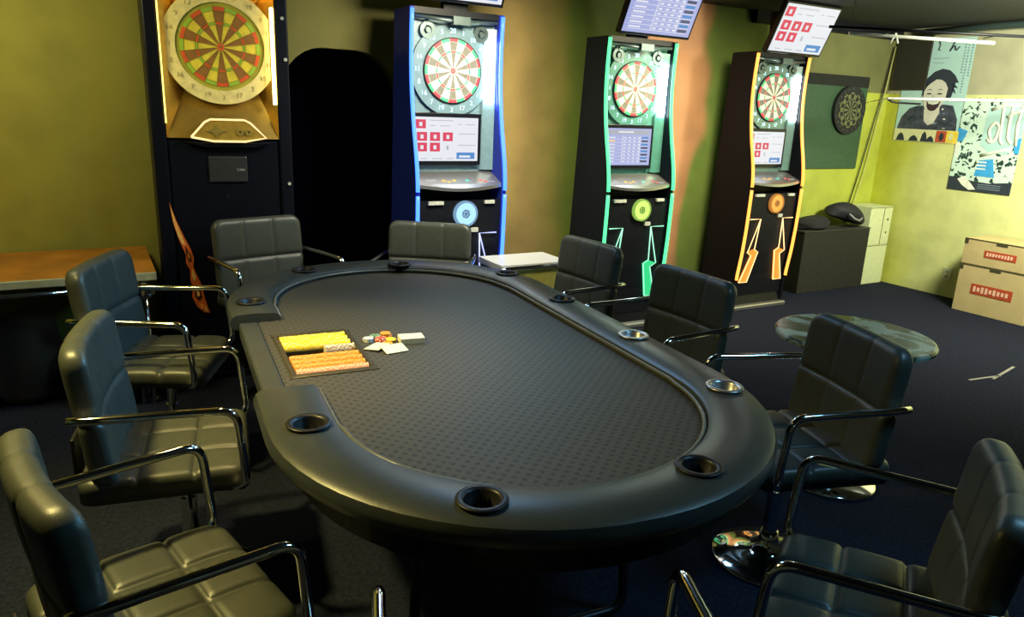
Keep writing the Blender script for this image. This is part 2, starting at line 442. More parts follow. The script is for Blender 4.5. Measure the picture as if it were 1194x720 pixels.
# chip tray: sits in the playing surface at the dealer's side (table frame)
c, s = cos(TA), sin(TA)
def toT(x, y):
    d = Vector((x-TC.x, y-TC.y)); return (d.x*c+d.y*s, -d.x*s+d.y*c)
q = [toT(-.862, 2.53), toT(-.632, 2.691), toT(-.423, 2.266), toT(-.675, 2.127)]
# long axis of the tray runs along q1->q2
cu = sum(a[0] for a in q)/4; cv = sum(a[1] for a in q)/4
ta = TA+math.atan2(q[2][1]-q[1][1]+q[3][1]-q[0][1], q[2][0]-q[1][0]+q[3][0]-q[0][0])
tx, ty, _ = TW(cu, cv)
TL, TWd = .45, .27
TZ = .720
def cut(o):
    bmk = B(); bx(bmk, -TL/2+.003, -TWd/2+.003, -.001, TL/2-.004, TWd/2-.004, .06)
    mk = bpy.data.meshes.new('k'); bmesh.ops.recalc_face_normals(bmk, faces=bmk.faces); bmk.to_mesh(mk); bmk.free(); ok = bpy.data.objects.new('k', mk); COL.objects.link(ok)
    ok.location = (tx, ty, TZ); ok.rotation_euler = (0, 0, ta)
    m_ = o.modifiers.new('b', 'BOOLEAN'); m_.object = ok; m_.solver = 'EXACT'; bpy.context.view_layer.update()
    dg = bpy.context.evaluated_depsgraph_get(); dg.update(); me = bpy.data.meshes.new_from_object(o.evaluated_get(dg)); o.modifiers.clear(); o.data = me; bpy.data.objects.remove(ok)
cut(play); cut(apron)
tray = thing('chip_tray', 'dark metal tray holding rows of yellow and orange poker chips', 'chip tray', (tx, ty, TZ), ta)
M_['traym'] = mat('tray_metal', (.10, .09, .06), .38, .7)
bm = B()
bx(bm, -TL/2+.005, -TWd/2+.005, 0, TL/2-.005, TWd/2-.005, .003)
bx(bm, -TL/2-.006, -TWd/2-.006, .0355, -TL/2+.02, TWd/2+.006, .0385)
bx(bm, TL/2-.02, -TWd/2-.006, .0355, TL/2+.006, TWd/2+.006, .0385)
for a in (-1, 1):
    bx(bm, *( (-TL/2, a*TWd/2-(0 if a < 0 else .016), .003, TL/2, a*TWd/2+(.016 if a < 0 else 0), .0395)))
    bx(bm, *( (a*TL/2-(0 if a < 0 else .02), -TWd/2+.016, .003, a*TL/2+(.02 if a < 0 else 0), TWd/2-.016, .0395)))
obj('frame', bm, M_['traym'], tray, bevel=.002)
rows_u = []
bm = B()
NR = 9; pitch = (TL-.05)/NR
for k in range(1, NR): bx(bm, -TL/2+.025+pitch*k-.001, -TWd/2+.016, .003, -TL/2+.025+pitch*k+.001, TWd/2-.016, .022)
bm2 = bm; obj('divider', bm2, M_['traym'], tray)
for sx in (-1, 1):
    for sy in (-.17, .17):
        pass
def chipmat(name, c, c2): 
    return [mat(name, c, .45, var=.05, scale=200), mat(name+'_spots', c2, .5, var=.03)]
CY = chipmat('yellow_chip', (.85, .60, .015), (.80, .70, .30)); CO = chipmat('orange_chip', (.85, .27, .015), (.90, .40, .15)); CW = chipmat('white_chip', (.62, .55, .42), (.25, .12, .08))
CP = chipmat('pink_chip', (.80, .33, .18), (.9, .6, .4)); CG = chipmat('green_chip', (.10, .22, .10), (.7, .7, .6)); CR = chipmat('red_chip', (.6, .07, .03), (.8, .7, .6))
CWW = chipmat('pale_chip', (.6, .62, .6), (.2, .25, .45))
def chip_mesh(name, mats, r=.0195, t=.0042):
    bm = B(); n = 24
    rings = [[bm.verts.new((rr*cos(2*pi*k/n), rr*sin(2*pi*k/n), h)) for k in range(n)] for rr, h in ((r-.0006, 0), (r, .0006), (r, t-.0006), (r-.0006, t), (r*.7, t))]
    for a, b in zip(rings, rings[1:]):
        for k in range(n):
            f = bm.faces.new((a[k], a[(k+1) % n], b[(k+1) % n], b[k])); f.material_index = 1 if (k % 4 == 0) else 0
    bm.faces.new(rings[0]); f = bm.faces.new(rings[-1])
    bmesh.ops.recalc_face_normals(bm, faces=bm.faces)
    me = bpy.data.meshes.new(name); bm.to_mesh(me); bm.free()
    for m in mats: me.materials.append(m)
    return me
def chip_obj(me, loc, rot, label, group):
    o = bpy.data.objects.new('poker_chip', me); COL.objects.link(o); o.location = loc; o.rotation_euler = rot
    return tag(o, label, 'poker chip', group)
trayM = Matrix.Translation((tx, ty, TZ)) @ Matrix.Rotation(ta, 4, 'Z')
Ysp = TWd-.034
specs = [(0, CY, 'yellow'), (1, CY, 'yellow'), (2, CY, 'yellow'), (3, CW, 'white'), (4, None, ''), (5, CO, 'orange'), (6, CO, 'orange'), (7, CO, 'orange'), (8, CP, 'pink')]
meshes = {}
LB = {'yellow': ('yellow poker chip on edge in the yellow rows of the chip tray', 'yellow chips in the chip tray'),
      'orange': ('orange poker chip on edge in the orange rows of the chip tray', 'orange chips in the chip tray'),
      'pink': ('pinkish orange poker chip in the tray row nearest the camera', 'pink chips in the chip tray'),
      'white': ('off-white poker chip in the half-filled middle row of the chip tray', 'white chips in the chip tray')}
for k, mt, nmn in specs:
    if not mt: continue
    if nmn not in meshes: meshes[nmn] = chip_mesh(nmn+'_chip', mt, t=.0054)
    cnt = 40 if nmn != 'white' else 18
    xx = -TL/2+.025+pitch*(k+.5)
    if k == 3: xx += pitch*.15
    for i in range(cnt):
        yy = Ysp/2-.004-i*(Ysp-.006)/40 if nmn == 'white' else -Ysp/2+.002+i*(Ysp-.004)/40
        # chip stands on edge: axis along local y
        Mx = trayM @ Matrix.Translation((xx+random.uniform(-.0006, .0006), yy, .0245+random.uniform(-.0006, .0012))) @ Matrix.Rotation(-pi/2, 4, 'X') @ Matrix.Rotation(random.random()*6, 4, 'Z')
        chip_obj(meshes[nmn], Mx.to_translation(), Mx.to_euler(), *LB[nmn])
# loose chips pile
px, py = -.495, 2.575
pile = [(0, 0, CG, 3, 'green', 'short stack of green chips'), (.035, .022, CO, 4, 'orange', ''), (.02, -.03, CR, 3, 'red', ''), (.058, -.02, CY, 2, 'yellow', ''), (-.02, -.035, CWW, 3, 'white', ''), (.05, -.055, CO, 1, 'orange', '')]
for dx, dy, mt, cnt, cn, _ in pile:
    me = chip_mesh(cn+'_loose_chip', mt)
    for i in range(cnt):
        chip_obj(me, (px+dx+random.uniform(-.003, .003), py+dy+random.uniform(-.003, .003), .7554+i*.0043), (0, 0, random.random()*6),
                 {'green': 'green poker chip stacked loose on the cloth beside the tray', 'orange': 'orange poker chip loose on the cloth between tray and card deck', 'red': 'red poker chip loose on the cloth beside the tray', 'yellow': 'yellow poker chip loose on the cloth beside the card deck', 'white': 'white poker chip loose on the cloth next to the chip tray'}[cn], cn+' loose chips on the cloth')
# playing cards deck
M_['card'] = mat('cream_card', (.72, .68, .52), .5, var=.04); M_['cardedge'] = mat('cream_card_edge', (.45, .42, .25), .6, var=.2, scale=300)
bm = B(); 
for i in range(10): bx(bm, -.032, -.044, .0021*i, .032, .044, .0021*i+.0018, 0, Matrix.Rotation(random.uniform(-.02, .02), 4, 'Z'))
o = obj('card_deck', bm, M_['card']); o.location = (-.362, 2.556, .756); o.rotation_euler = (0, 0, radians(-70)); tag(o, 'cream deck of playing cards lying on the poker cloth', 'card deck')
def flat_card(x, y, rz, tilt, label):
    bm = B(); bx(bm, -.029, -.042, 0, .029, .042, .0022)
    o = obj('playing_card', bm, M_['card'], bevel=.0008); o.location = (x, y, .7575+abs(sin(tilt))*.028); o.rotation_euler = (0, tilt, rz); tag(o, label, 'playing card', 'loose cards by the chips'); return o
flat_card(-.405, 2.445, radians(-55), radians(12), 'pale playing card with one edge raised, in front of the deck')
flat_card(-.470, 2.470, radians(-20), radians(-4), 'pale playing card lying between the loose chips and the tray')
# ------------------------------------------------------------------ dartboards
def dart_face(bm, cx, cz, r, y, mi):
    """mi: dict dark, light, red, green, ring, wire ; face in xz plane facing -y"""
    rr = [0, .035, .09, .56, .63, .93, 1.0]
    def sec(r0, r1, a0, a1, m, dy=0):
        k = 3; vs = []
        for i in range(k+1): a = a0+(a1-a0)*i/k; vs.append(bm.verts.new((cx+r*r1*sin(a), y+dy, cz+r*r1*cos(a))))
        if r0 > 0:
            for i in range(k, -1, -1): a = a0+(a1-a0)*i/k; vs.append(bm.verts.new((cx+r*r0*sin(a), y+dy, cz+r*r0*cos(a))))
        else: vs.append(bm.verts.new((cx, y+dy, cz)))
        bm.faces.new(vs).material_index = m
    for i in range(20):
        a0 = radians(18*i-9); a1 = a0+radians(18); ev = i % 2 == 0
        sec(.09, .56, a0, a1, mi['dark'] if ev else mi['light'])
        sec(.56, .63, a0, a1, mi['red'] if ev else mi['green'])
        sec(.63, .90, a0, a1, mi['dark'] if ev else mi['light'])
        sec(.90, 1.0, a0, a1, mi['red'] if ev else mi['green'])
        sec(0, .045, a0, a1, mi['dark']); sec(.045, .09, a0, a1, mi['red'])
    for i in range(20):   # spider wires
        a = radians(18*i-9); c_, s_ = cos(a), sin(a); hw = r*.006
        p = [(.09, -1), (.09, 1), (1.0, 1), (1.0, -1)]
        vs = [bm.verts.new((cx+r*q_*s_+hw*sg*c_, y-.002, cz+r*q_*c_-hw*sg*s_)) for q_, sg in p]
        bm.faces.new(vs).material_index = mi['wire']
    for q_ in (.56, .63, .90):
        k = 40
        for i in range(k):
            a0 = 2*pi*i/k; a1 = 2*pi*(i+1)/k
            vs = [bm.verts.new((cx+r*rr_*sin(a), y-.002, cz+r*rr_*cos(a))) for rr_, a in ((q_-.006, a0), (q_-.006, a1), (q_+.006, a1), (q_+.006, a0))]
            bm.faces.new(vs).material_index = mi['wire']
def disc_y(bm, cx, cz, r0, r1, y0, y1, mi, n=48):
    """annulus/disc slab facing -y from y0(front) to y1(back)"""
    ring = lambda r, y: [bm.verts.new((cx+r*cos(2*pi*i/n), y, cz+r*sin(2*pi*i/n))) for i in range(n)]
    a = ring(r1, y0); b = ring(r1, y1)
    if r0 > 0:
        c_ = ring(r0, y0); d_ = ring(r0, y1)
        for i in range(n):
            j = (i+1) % n
            for q_ in ((a[i], a[j], c_[j], c_[i]), (a[i], b[i], b[j], a[j]), (c_[i], c_[j], d_[j], d_[i]), (b[i], d_[i], d_[j], b[j])): bm.faces.new(q_).material_index = mi
    else:
        bm.faces.new(a).material_index = mi; bm.faces.new(b).material_index = mi
        for i in range(n): j = (i+1) % n; bm.faces.new((a[i], b[i], b[j], a[j])).material_index = mi
NUMS = [20, 1, 18, 4, 13, 6, 10, 15, 2, 17, 3, 19, 7, 16, 8, 11, 14, 9, 12, 5]
# ------------------------------------------------------------------ lit dart machines
M_['tubew'] = emis('white_tube_light', (.85, 1, .97), 26)
M_['scrw'] = emis('screen_white', (.80, .82, .90), .95); M_['scrr'] = emis('screen_red', (.75, .02, .10), .9); M_['scrb'] = emis('screen_blue', (.05, .25, .65), .9)
M_['scrg'] = emis('screen_grey', (.55, .57, .68), .7); M_['scrl'] = emis('screen_lilac', (.42, .47, .85), .85); M_['scrd'] = emis('screen_navy', (.05, .08, .25), .6)
M_['btY'] = emis('yellow_button', (1, .6, .05), 1.2); M_['btC'] = emis('cyan_button', (.05, .8, .6), 1.2); M_['btR'] = emis('red_button', (.9, .05, .08), 1.2); M_['btW'] = emis('white_button', (.8, .85, .9), .6)
M_['dk'] = mat('board_dark_grey', (.13, .13, .12), .6); M_['lt'] = mat('board_cream', (.72, .76, .62), .6); M_['rd'] = mat('board_red', (.62, .03, .06), .5); M_['gr'] = mat('board_green', (.03, .40, .20), .5)
M_['plate'] = mat('grey_plate', (.45, .47, .45), .4)
M_['spk'] = mat('speaker_grey', (.10, .14, .15), .3, .6)
def screen_cards(bm, x0, z0, x1, z1, y):
    w, h = x1-x0, z1-z0
    R_ = lambda a, b, c_, d_, m, dy=.001: bx(bm, x0+a*w, y-dy, z0+b*h, x0+c_*w, y, z0+d_*h, m)
    bx(bm, x0, y, z0, x1, y+.004, z1, 0)
    def tile(a, b):
        R_(a, b, a+.155, b+.2, 1); R_(a+.055, b+.05, a+.10, b+.14, 0, .002)
    tile(.02, .74)
    for k in range(3): tile(.04+.20*k, .46)
    for k in range(2): tile(.04+.20*k, .22)
    R_(.66, .05, .95, .20, 2); R_(.70, .08, .88, .13, 0, .002)
    for a, b, c_ in ((.24, .92, .6), (.24, .80, .32), (.4, .80, .55), (.68, .84, .74), (.8, .84, .95), (.68, .62, .96), (.68, .36, .96), (.1, .05, .2), (.28, .05, .44), (.50, .05, .62)):
        R_(a, b, c_, b+.015, 3)
    R_(.50, .26, .53, .36, 3)
def screen_table(bm, x0, z0, x1, z1, y):
    w, h = x1-x0, z1-z0
    R_ = lambda a, b, c_, d_, m, dy=.001: bx(bm, x0+a*w, y-dy, z0+b*h, x0+c_*w, y, z0+d_*h, m)
    bx(bm, x0, y, z0, x1, y+.004, z1, 4)
    R_(.04, .84, .96, .95, 3); R_(.3, .88, .62, .92, 0, .002)
    for i in range(8):
        z = .06+i*.092
        R_(.05, z, .95, z+.008, 0)
        R_(.07, z+.03, .24, z+.06, 6 if i == 6 else 0)
        for k in range(4): R_(.42+k*.10, z+.03, .47+k*.10, z+.06, 0)
        R_(.80, z+.02, .94, z+.075, 2 if i % 2 else 5)
    R_(.39, .06, .40, .8, 0); R_(.76, .06, .77, .8, 0)
SCR = [M_['scrw'], M_['scrr'], M_['scrb'], M_['scrg'], M_['scrl'], M_['scrd'], M_['btY']]
PF = [(0.05, -.085), (.3, -.09), (.5, -.115), (.7, -.128), (.9, -.133), (1.0, -.134), (1.06, -.134), (1.12, -.13), (1.2, -.118), (1.3, -.096), (1.4, -.07), (1.5, -.05), (1.6, -.034), (1.7, -.024), (1.8, -.020), (1.9, -.021), (2.0, -.026), (2.08, -.032)]
def yf(z):
    for (a, b), (c_, d_) in zip(PF, PF[1:]):
        if z <= c_: return b+(d_-b)*(z-a)/(c_-a)
    return PF[-1][1]
YB = .22
def machine(label, s, d, rz, lc, side_c, disc_c, screen, tint, zcol, zfill, mon):
    x, y, _ = W(s, d)
    t = thing('dart_machine', label, 'dart machine', (x, y, 0), rz, 'electronic dart machines with neon edges')
    neon = emis('neon_edge', lc, 2.4)
    body = mat('machine_body', side_c, .35, var=.1, spec=.1)
    inner = mat('machine_inner', tint, .3, var=.1)
    for sg in (-1, 1):
        x0 = sg*.305; x1 = sg*.278
        bm = B(); prism(bm, [(yf(z), z) for z, _ in PF]+[(YB, 2.08), (YB+.10, .05)], 'x', min(x0, x1), max(x0, x1))
        bmesh.ops.triangulate(bm, faces=[f for f in bm.faces if len(f.verts) > 4])
        sp = obj('side_panel', bm, body, t)
        for z0, z1 in ((1.045, 2.07), (.27, 1.02)):
            bm = B(); k = 18; tube(bm, [(sg*.294, yf(z0+(z1-z0)*i/k)-.010, z0+(z1-z0)*i/k) for i in range(k+1)], .0125, 8)
            obj('neon_strip', bm, neon, t)
    # carcass: back, top, lower body
    bm = B(); bx(bm, -.278, .03, .98, .278, YB-.006, 1.145); obj('shelf_support', bm, M_['black'], t)
    bm = B(); bx(bm, -.278, .04, 1.14, .278, YB-.002, 2.06)
    obj('cabinet_back', bm, inner, t)
    bm = B()
    low = [(-.012+yf(z)+.03, z) for z in (.12, .3, .5, .7, .9, .985)]
    prism(bm, low+[(YB-.004, .985), (YB+.05, .12)], 'x', -.277, .277)
    obj('lower_front', bm, M_['black'], t)
    bm = B(); bx(bm, -.315, -.125, .0, .315, .33, .045)
    obj('base_plate', bm, M_['steel'], t, bevel=.012)
    bm = B(); prism(bm, [(-.08, .045), (-.06, .12), (.2, .12), (.2, .045)], 'x', -.276, .276); obj('toe_panel', bm, M_['blackg'], t)
    # visor bar at top, speakers
    bm = B(); tube(bm, [(-.27, -.01, 2.035), (-.05, -.045, 2.02), (.05, -.045, 2.02), (.27, -.01, 2.035)], .011, 8)
    bx(bm, -.05, -.075, 2.0, .06, -.035, 2.045)
    obj('visor_bar', bm, M_['spk'], t)
    bm = B(); bx(bm, -.278, -.01, 2.05, .278, YB-.002, 2.085); obj('top_cap', bm, M_['black'], t)
    bc = (-.012, 1.745)
    for sg in (-1, 1):
        bm = B(); disc_y(bm, sg*.175, 1.965, .026, .048, .012, .04, 0, 24); disc_y(bm, sg*.175, 1.965, 0, .015, .005, .03, 0, 16)
        bx(bm, sg*.175-.006, .008, 1.99, sg*.175+.006, .03, 2.03, 0, None)
        obj('speaker', bm, M_['spk'], t)
    bm = B(); mi = dict(dark=0, light=1, red=2, green=3, wire=5)
    disc_y(bm, bc[0], bc[1], 0, .190, .006, .04, 4); disc_y(bm, bc[0], bc[1], .190, .262, .018, .04, 6)
    dart_face(bm, bc[0], bc[1], .183, .004, mi)
    for i, nb in enumerate(NUMS):
        a = radians(18*i); add_text(bm, str(nb), .040, Matrix.Translation((bc[0]+.226*sin(a), .016, bc[1]+.226*cos(a))) @ Matrix.Rotation(pi/2, 4, 'X'), 7)
    obj('dartboard', bm, [M_['dk'], M_['lt'], M_['rd'], M_['gr'], M_['black'], M_['plate'], inner, emis('lit_number', (.6, .95, 1), 2.2)], t)
    # light tube (inner right wall) and its diffuser
    bm = B(); bx(bm, .215, -.012, 1.56, .262, .016, 1.93)
    obj('light_tube', bm, M_['tubew'], t, bevel=.006)
    bm = B(); prism(bm, [(.19, .04), (.20, .02), (.275, .0), (.275, .04)], 'z', 1.16, 2.0); obj('inner_wall_panel', bm, inner, t)
    # screen
    bm = B(); bx(bm, -.275, .005, 1.19, .188, .04, 1.50); obj('screen_bezel', bm, M_['blackg'], t, bevel=.004)
    bm = B(); (screen_cards if screen == 'cards' else screen_table)(bm, -.262, 1.215, .165, 1.475, .001); obj('screen', bm, SCR, t)
    # control shelf
    bm = B(); n = 12; topv = []; 
    cv_ = [(-.277+.554*i/n, -.125-.035*sin(pi*i/n)) for i in range(n+1)]
    prism(bm, cv_+[(.277, .03), (-.277, .03)], 'z', 0, .02)
    for v in bm.verts: v.co.z += 1.13 if v.co.y > -.03 else 1.045+(v.co.y+.16)*.6
    obj('control_shelf', bm, M_['steel'], t)
    for i, (bxp, mt, nb) in enumerate(((-.10, 'btY', 2), (-.03, 'btY', 1), (.06, 'btC', 1), (.15, 'btR', 2))):
        bm = B()
        for k in range(nb): lathe(bm, [(.016, 0), (.016, .008), (.011, .012)], 14, c=(bxp+k*.03, -.075-k*.012, 1.096-k*.006))
        obj('button', bm, M_[mt], t)
    bm = B(); bx(bm, -.22, -.08, 1.096, -.15, -.05, 1.110); bx(bm, .19, -.10, 1.085, .24, -.06, 1.100); obj('card_slot', bm, M_['btW'], t)
    yl = lambda z: yf(z)+.018
    # emblem disc with a dart silhouette
    bm = B(); disc_y(bm, .03, .905, 0, .076, yl(.905)-.02, yl(.905)+.02, 0); disc_y(bm, .03, .905, .068, .080, yl(.905)-.024, yl(.905)+.02, 1)
    for a in (0, 60, 120):
        bx(bm, -.028, -.003, -.004, .028, 0, .004, 2, Matrix.Translation((.03, yl(.905)-.021, .905)) @ Matrix.Rotation(radians(a+15), 4, 'Y'))
    disc_y(bm, .03, .905, .018, .026, yl(.905)-.022, yl(.905), 2, 20)
    obj('lit_emblem', bm, [emis('emblem_light', disc_c, 1.4), emis('emblem_rim', disc_c, .5), emis('emblem_mark', tuple(q_*.45 for q_ in disc_c), .7)], t)
    for a, b, c_, d_ in ((-.22, .97, -.12, .985), (.16, .97, .23, .985), (.07, .795, .12, .815)):
        bm = B(); bx(bm, a, yl(b)-.018, b-.006, c_, yl(b)+.01, d_); obj('label_plate', bm, M_['plate'], t)
    # Z shaped side lights
    for sg in (-1, 1):
        Z = [(.25, .78), (.13, .78), (.22, .50), (.17, .47), (.25, .24), (.16, .24), (.10, .50), (.145, .525), (.13, .78)]
        bm = B(); tube(bm, [(sg*a, yl(b)-.016, b) for a, b in Z], .0045, 6); obj('zigzag_light', bm, zcol[0], t)
        if zfill:
            for poly in ([(.22, .50), (.17, .47), (.25, .24), (.16, .24), (.10, .50), (.145, .525)],):
                bm = B(); vs = [bm.verts.new((sg*a, yl(b)-.008, b)) for a, b in poly]; bm.faces.new(vs)
                r_ = bmesh.ops.extrude_face_region(bm, geom=bm.faces[:]); bmesh.ops.translate(bm, vec=(0, .006, 0), verts=[v for v in r_['geom'] if isinstance(v, bmesh.types.BMVert)])
                obj('zigzag_panel', bm, zcol[1], t)
    # monitor on top
    if mon:
        bm = B(); bx(bm, -.06, .05, 2.06, .10, .10, 2.40); obj('monitor_bracket', bm, M_['black'], t, bevel=.004)
        mw, mh, tl = .63, .40, radians(mon[1])
        fr = B(); bx(fr, -mw/2, 0, 0, mw/2, .045, mh); f_ = obj('monitor', fr, M_['blackg'], t, bevel=.006, loc=(mon[0], -.03, 2.10+mon[2]), rot=(tl, 0, radians(mon[3])))
        bm = B(); (screen_cards if screen == 'cards' else screen_table)(bm, -mw/2+.018, .02, mw/2-.018, mh-.018, -.002)
        obj('monitor_screen', bm, SCR, f_)
    return t
zb = (emis('zigzag_blue', (.45, .5, 1), 1.6), emis('zigzag_blue_fill', (.02, .03, .4), .2))
zg = (emis('zigzag_pale_green', (.35, .9, .6), 1.4), emis('zigzag_green_fill', (.03, .75, .25), 1.0))
zo = (emis('zigzag_orange', (1, .62, .25), 2.2), emis('zigzag_orange_fill', (1, .30, .03), 1.3))
mb = machine('dart machine edged in blue neon light beside the black archway', -5.01, .53, TH, (.06, .24, 1), (.02, .035, .34), (.35, .65, 1), 'cards', (.12, .20, .26), zb, False, (-.02, 24, .02, 0)); mb.scale = (1.02, 1, 1.025)  # neon glow on the sides is put into their blue body colour
machine('dart machine edged in green neon light, middle of the three neon ones', -3.59, .53, TH, (.07, .75, .24), (.008, .014, .022), (.55, .95, .15), 'table', (.06, .20, .18), zg, True, (.09, 24, .0, 0))
machine('dart machine edged in orange neon light with tilted red and white monitor', -2.12, .47, TH, (1, .36, .055), (.006, .007, .010), (1, .35, .05), 'cards', (.10, .18, .17), zo, True, (.10, 24, -.02, 0))
# ------------------------------------------------------------------ gold machine
gx, gy, _ = W(-6.37, .50)
g = thing('dart_machine', 'older black dart machine with gold reflector, numbered board and flame decal', 'dart machine', (gx, gy, 0), TH-.04)
M_['gold'] = mat('gold_reflector', (.92, .66, .16), .36, .85, var=.06)
M_['goldlit'] = emis('gold_edge_light', (1, .72, .15), 3)
M_['gbody'] = mat('gold_machine_black', (.004, .005, .011), .4, spec=.15)
GW = .355
bm = B()
for sg in (-1, 1): bx(bm, min(sg*GW, sg*.285), -.03, .04, max(sg*GW, sg*.285), .43, 2.38)
bx(bm, -.285, .18, 1.36, .285, .43, 2.38); bx(bm, -.285, -.03, 2.16, .285, .18, 2.38)
obj('cabinet', bm, M_['gbody'], g, bevel=.01)
bm = B(); bx(bm, -.284, -.015, .04, .284, .43, 1.352); obj('lower_door', bm, M_['gbody'], g, bevel=.006)
bm = B(); bx(bm, -GW, -.04, 0, GW, .43, .038); obj('plinth', bm, M_['black'], g)
# reflector : funnel of gold sloped panels
ox0, ox1, oz0, oz1 = -.284, .284, 1.365, 2.155
ix0, ix1, iz0, iz1 = -.17, .20, 1.62, 2.06
bm = B(); yo, yi = -.028, .10
O = [bm.verts.new(p) for p in ((ox0, yo, oz0), (ox1, yo, oz0), (ox1, yo, oz1), (ox0, yo, oz1))]
I = [bm.verts.new(p) for p in ((ix0, yi, iz0), (ix1, yi, iz0), (ix1, yi, iz1), (ix0, yi, iz1))]
for i in range(4): j = (i+1) % 4; bm.faces.new((O[i], O[j], I[j], I[i]))
bm.faces.new(I)
r_ = bmesh.ops.solidify(bm, geom=bm.faces[:], thickness=-.006)
obj('gold_reflector', bm, M_['gold'], g)
bcx, bcz = .012, 1.835
bm = B(); disc_y(bm, bcx, bcz, 0, .222, .018, .10, 4); disc_y(bm, bcx, bcz, .222, .292, .008, .05, 6)
dart_face(bm, bcx, bcz, .200, .014, dict(dark=0, light=1, red=2, green=3, wire=5))
for i, nb in enumerate(NUMS):
    a = radians(18*i); add_text(bm, str(nb), .036, Matrix.Translation((bcx+.257*sin(a), .006, bcz+.257*cos(a))) @ Matrix.Rotation(pi/2, 4, 'X'), 7)
obj('dartboard', bm, [mat('gb_brown', (.30, .13, .02), .6), mat('gb_yellow', (.82, .66, .05), .5), mat('gb_red', (.75, .10, .02), .5), mat('gb_green', (.35, .55, .04), .5), mat('gb_olive', (.42, .38, .03), .5), mat('gb_wire', (.5, .35, .05), .4, .6), mat('gb_ring', (.85, .72, .30), .5), mat('gb_num', (.45, .38, .15), .6)], g)
bm = B(); bx(bm, .262, -.034, 1.55, .280, -.02, 2.05); obj('edge_light', bm, emis('warm_tube', (1, .85, .4), 8), g, bevel=.004)
bm = B(); bx(bm, -.286, -.036, 1.44, -.279, -.026, 2.12); obj('edge_light', bm, M_['goldlit'], g)
# marquee control panel
tp = [(-.17, 1.372), (-.10, 1.45), (-.07, 1.465), (.10, 1.465), (.13, 1.45), (.21, 1.372), (.10, 1.352), (-.06, 1.352)]
bm = B(); prism(bm, tp, 'y', -.065, -.02); obj('control_marquee', bm, mat('marquee_bronze', (.50, .32, .05), .35, .3), g)
m = g.children[-1]
bm = B(); tube(bm, [(a, -.067, b) for a, b in tp+[tp[0]]], .006, 6); obj('marquee_outline', bm, emis('marquee_gold_line', (1, .7, .3), 1.5), m)
bm = B()
for a in range(4):
    pr = [(0, .032), (.010, .010), (0, 0), (-.010, .010)]
    vs = []
    for yy in (-.070, -.066):
        vs.append([bm.verts.new((-.045+(q_[0]*cos(a*pi/2)-q_[1]*sin(a*pi/2))*1.6, yy, 1.405+q_[0]*sin(a*pi/2)+q_[1]*cos(a*pi/2))) for q_ in pr])
    bm.faces.new(vs[0]); bm.faces.new(vs[1])
    for i in range(4): bm.faces.new((vs[0][i], vs[0][(i+1) % 4], vs[1][(i+1) % 4], vs[1][i]))
obj('marquee_emblem', bm, M_['gold'], m)
for a in (.075, .12):
    bm = B(); disc_y(bm, a, 1.401, .008, .018, -.072, -.066, 0, 20); obj('marquee_ring', bm, M_['gold'], m)
bm = B(); prism(bm, [(-.20, 1.345), (.24, 1.345), (.16, 1.318), (-.10, 1.318)], 'y', -.05, -.014); obj('dart_tray', bm, M_['blackg'], g, bevel=.004)
bm = B(); bx(bm, -.09, -.028, 1.13, .11, -.014, 1.27); obj('coin_panel', bm, mat('coin_panel', (.025, .027, .03), .4), g, bevel=.01)
bm = B(); add_text(bm, 'Lites', .022, Matrix.Translation((.075, -.0295, 1.20)) @ Matrix.Rotation(pi/2, 4, 'X'), 0); obj('panel_lettering', bm, M_['plate'], g)
for a, b in ((.325, 2.0), (.335, 1.79), (.33, 1.12), (.0, 1.05)):
    bm = B(); disc_y(bm, a, b, 0, .009, -.040 if a > .1 else -.022, -.01, 0, 14); obj('lock', bm, M_['plate'] if a > .1 else M_['darksteel'], g)
# flame decal : layered flat tongues
fl = [([(-.300, 1.03), (-.272, .93), (-.240, .84), (-.212, .77), (-.198, .72), (-.205, .67), (-.190, .62), (-.168, .56), (-.160, .50), (-.150, .45), (-.135, .40), (-.165, .405), (-.200, .44), (-.222, .50), (-.215, .55), (-.225, .60), (-.222, .65), (-.240, .69), (-.238, .74), (-.262, .81), (-.288, .91)], 0),
      ([(-.297, 1.01), (-.268, .90), (-.246, .83), (-.236, .79), (-.250, .80), (-.268, .84), (-.287, .92)], 1),
      ([(-.285, .93), (-.268, .87), (-.262, .86), (-.272, .895)], 3),
      ([(-.238, .79), (-.214, .735), (-.212, .70), (-.226, .70), (-.236, .74)], 2), ([(-.228, .755), (-.219, .73), (-.221, .715), (-.229, .73)], 3),
      ([(-.210, .66), (-.196, .61), (-.205, .585), (-.216, .62)], 1), ([(-.205, .55), (-.180, .54), (-.172, .50), (-.190, .475), (-.208, .50)], 2), ([(-.198, .535), (-.183, .525), (-.182, .505), (-.196, .50)], 1),
      ([(-.190, .46), (-.168, .45), (-.160, .425), (-.180, .43)], 3), ([(-.165, .42), (-.145, .405), (-.155, .44)], 1)]
for i, (f, mi_) in enumerate(fl):
    pass
bm = B()
for i, (f, mi_) in enumerate(fl): prism(bm, f, 'y', -.0325-.0006*i, -.0300, mi_)
bmesh.ops.triangulate(bm, faces=[f for f in bm.faces if len(f.verts) > 4])
obj('flame_decal', bm, [mat('flame_red', (.62, .12, .02), .5), mat('flame_yellow', (.85, .50, .14), .5), mat('flame_dark', (.05, .008, .004), .5), mat('flame_orange', (.80, .26, .04), .5)], g, loc=(.0, .0, 0))
bm = B(); bx(bm, -.22, .0, 2.145, .22, .06, 2.158); obj('added_top_glow', bm, emis('gold_fill_glow', (1, .80, .35), 45), g)  # added glowing strip that brightens the gold reflector
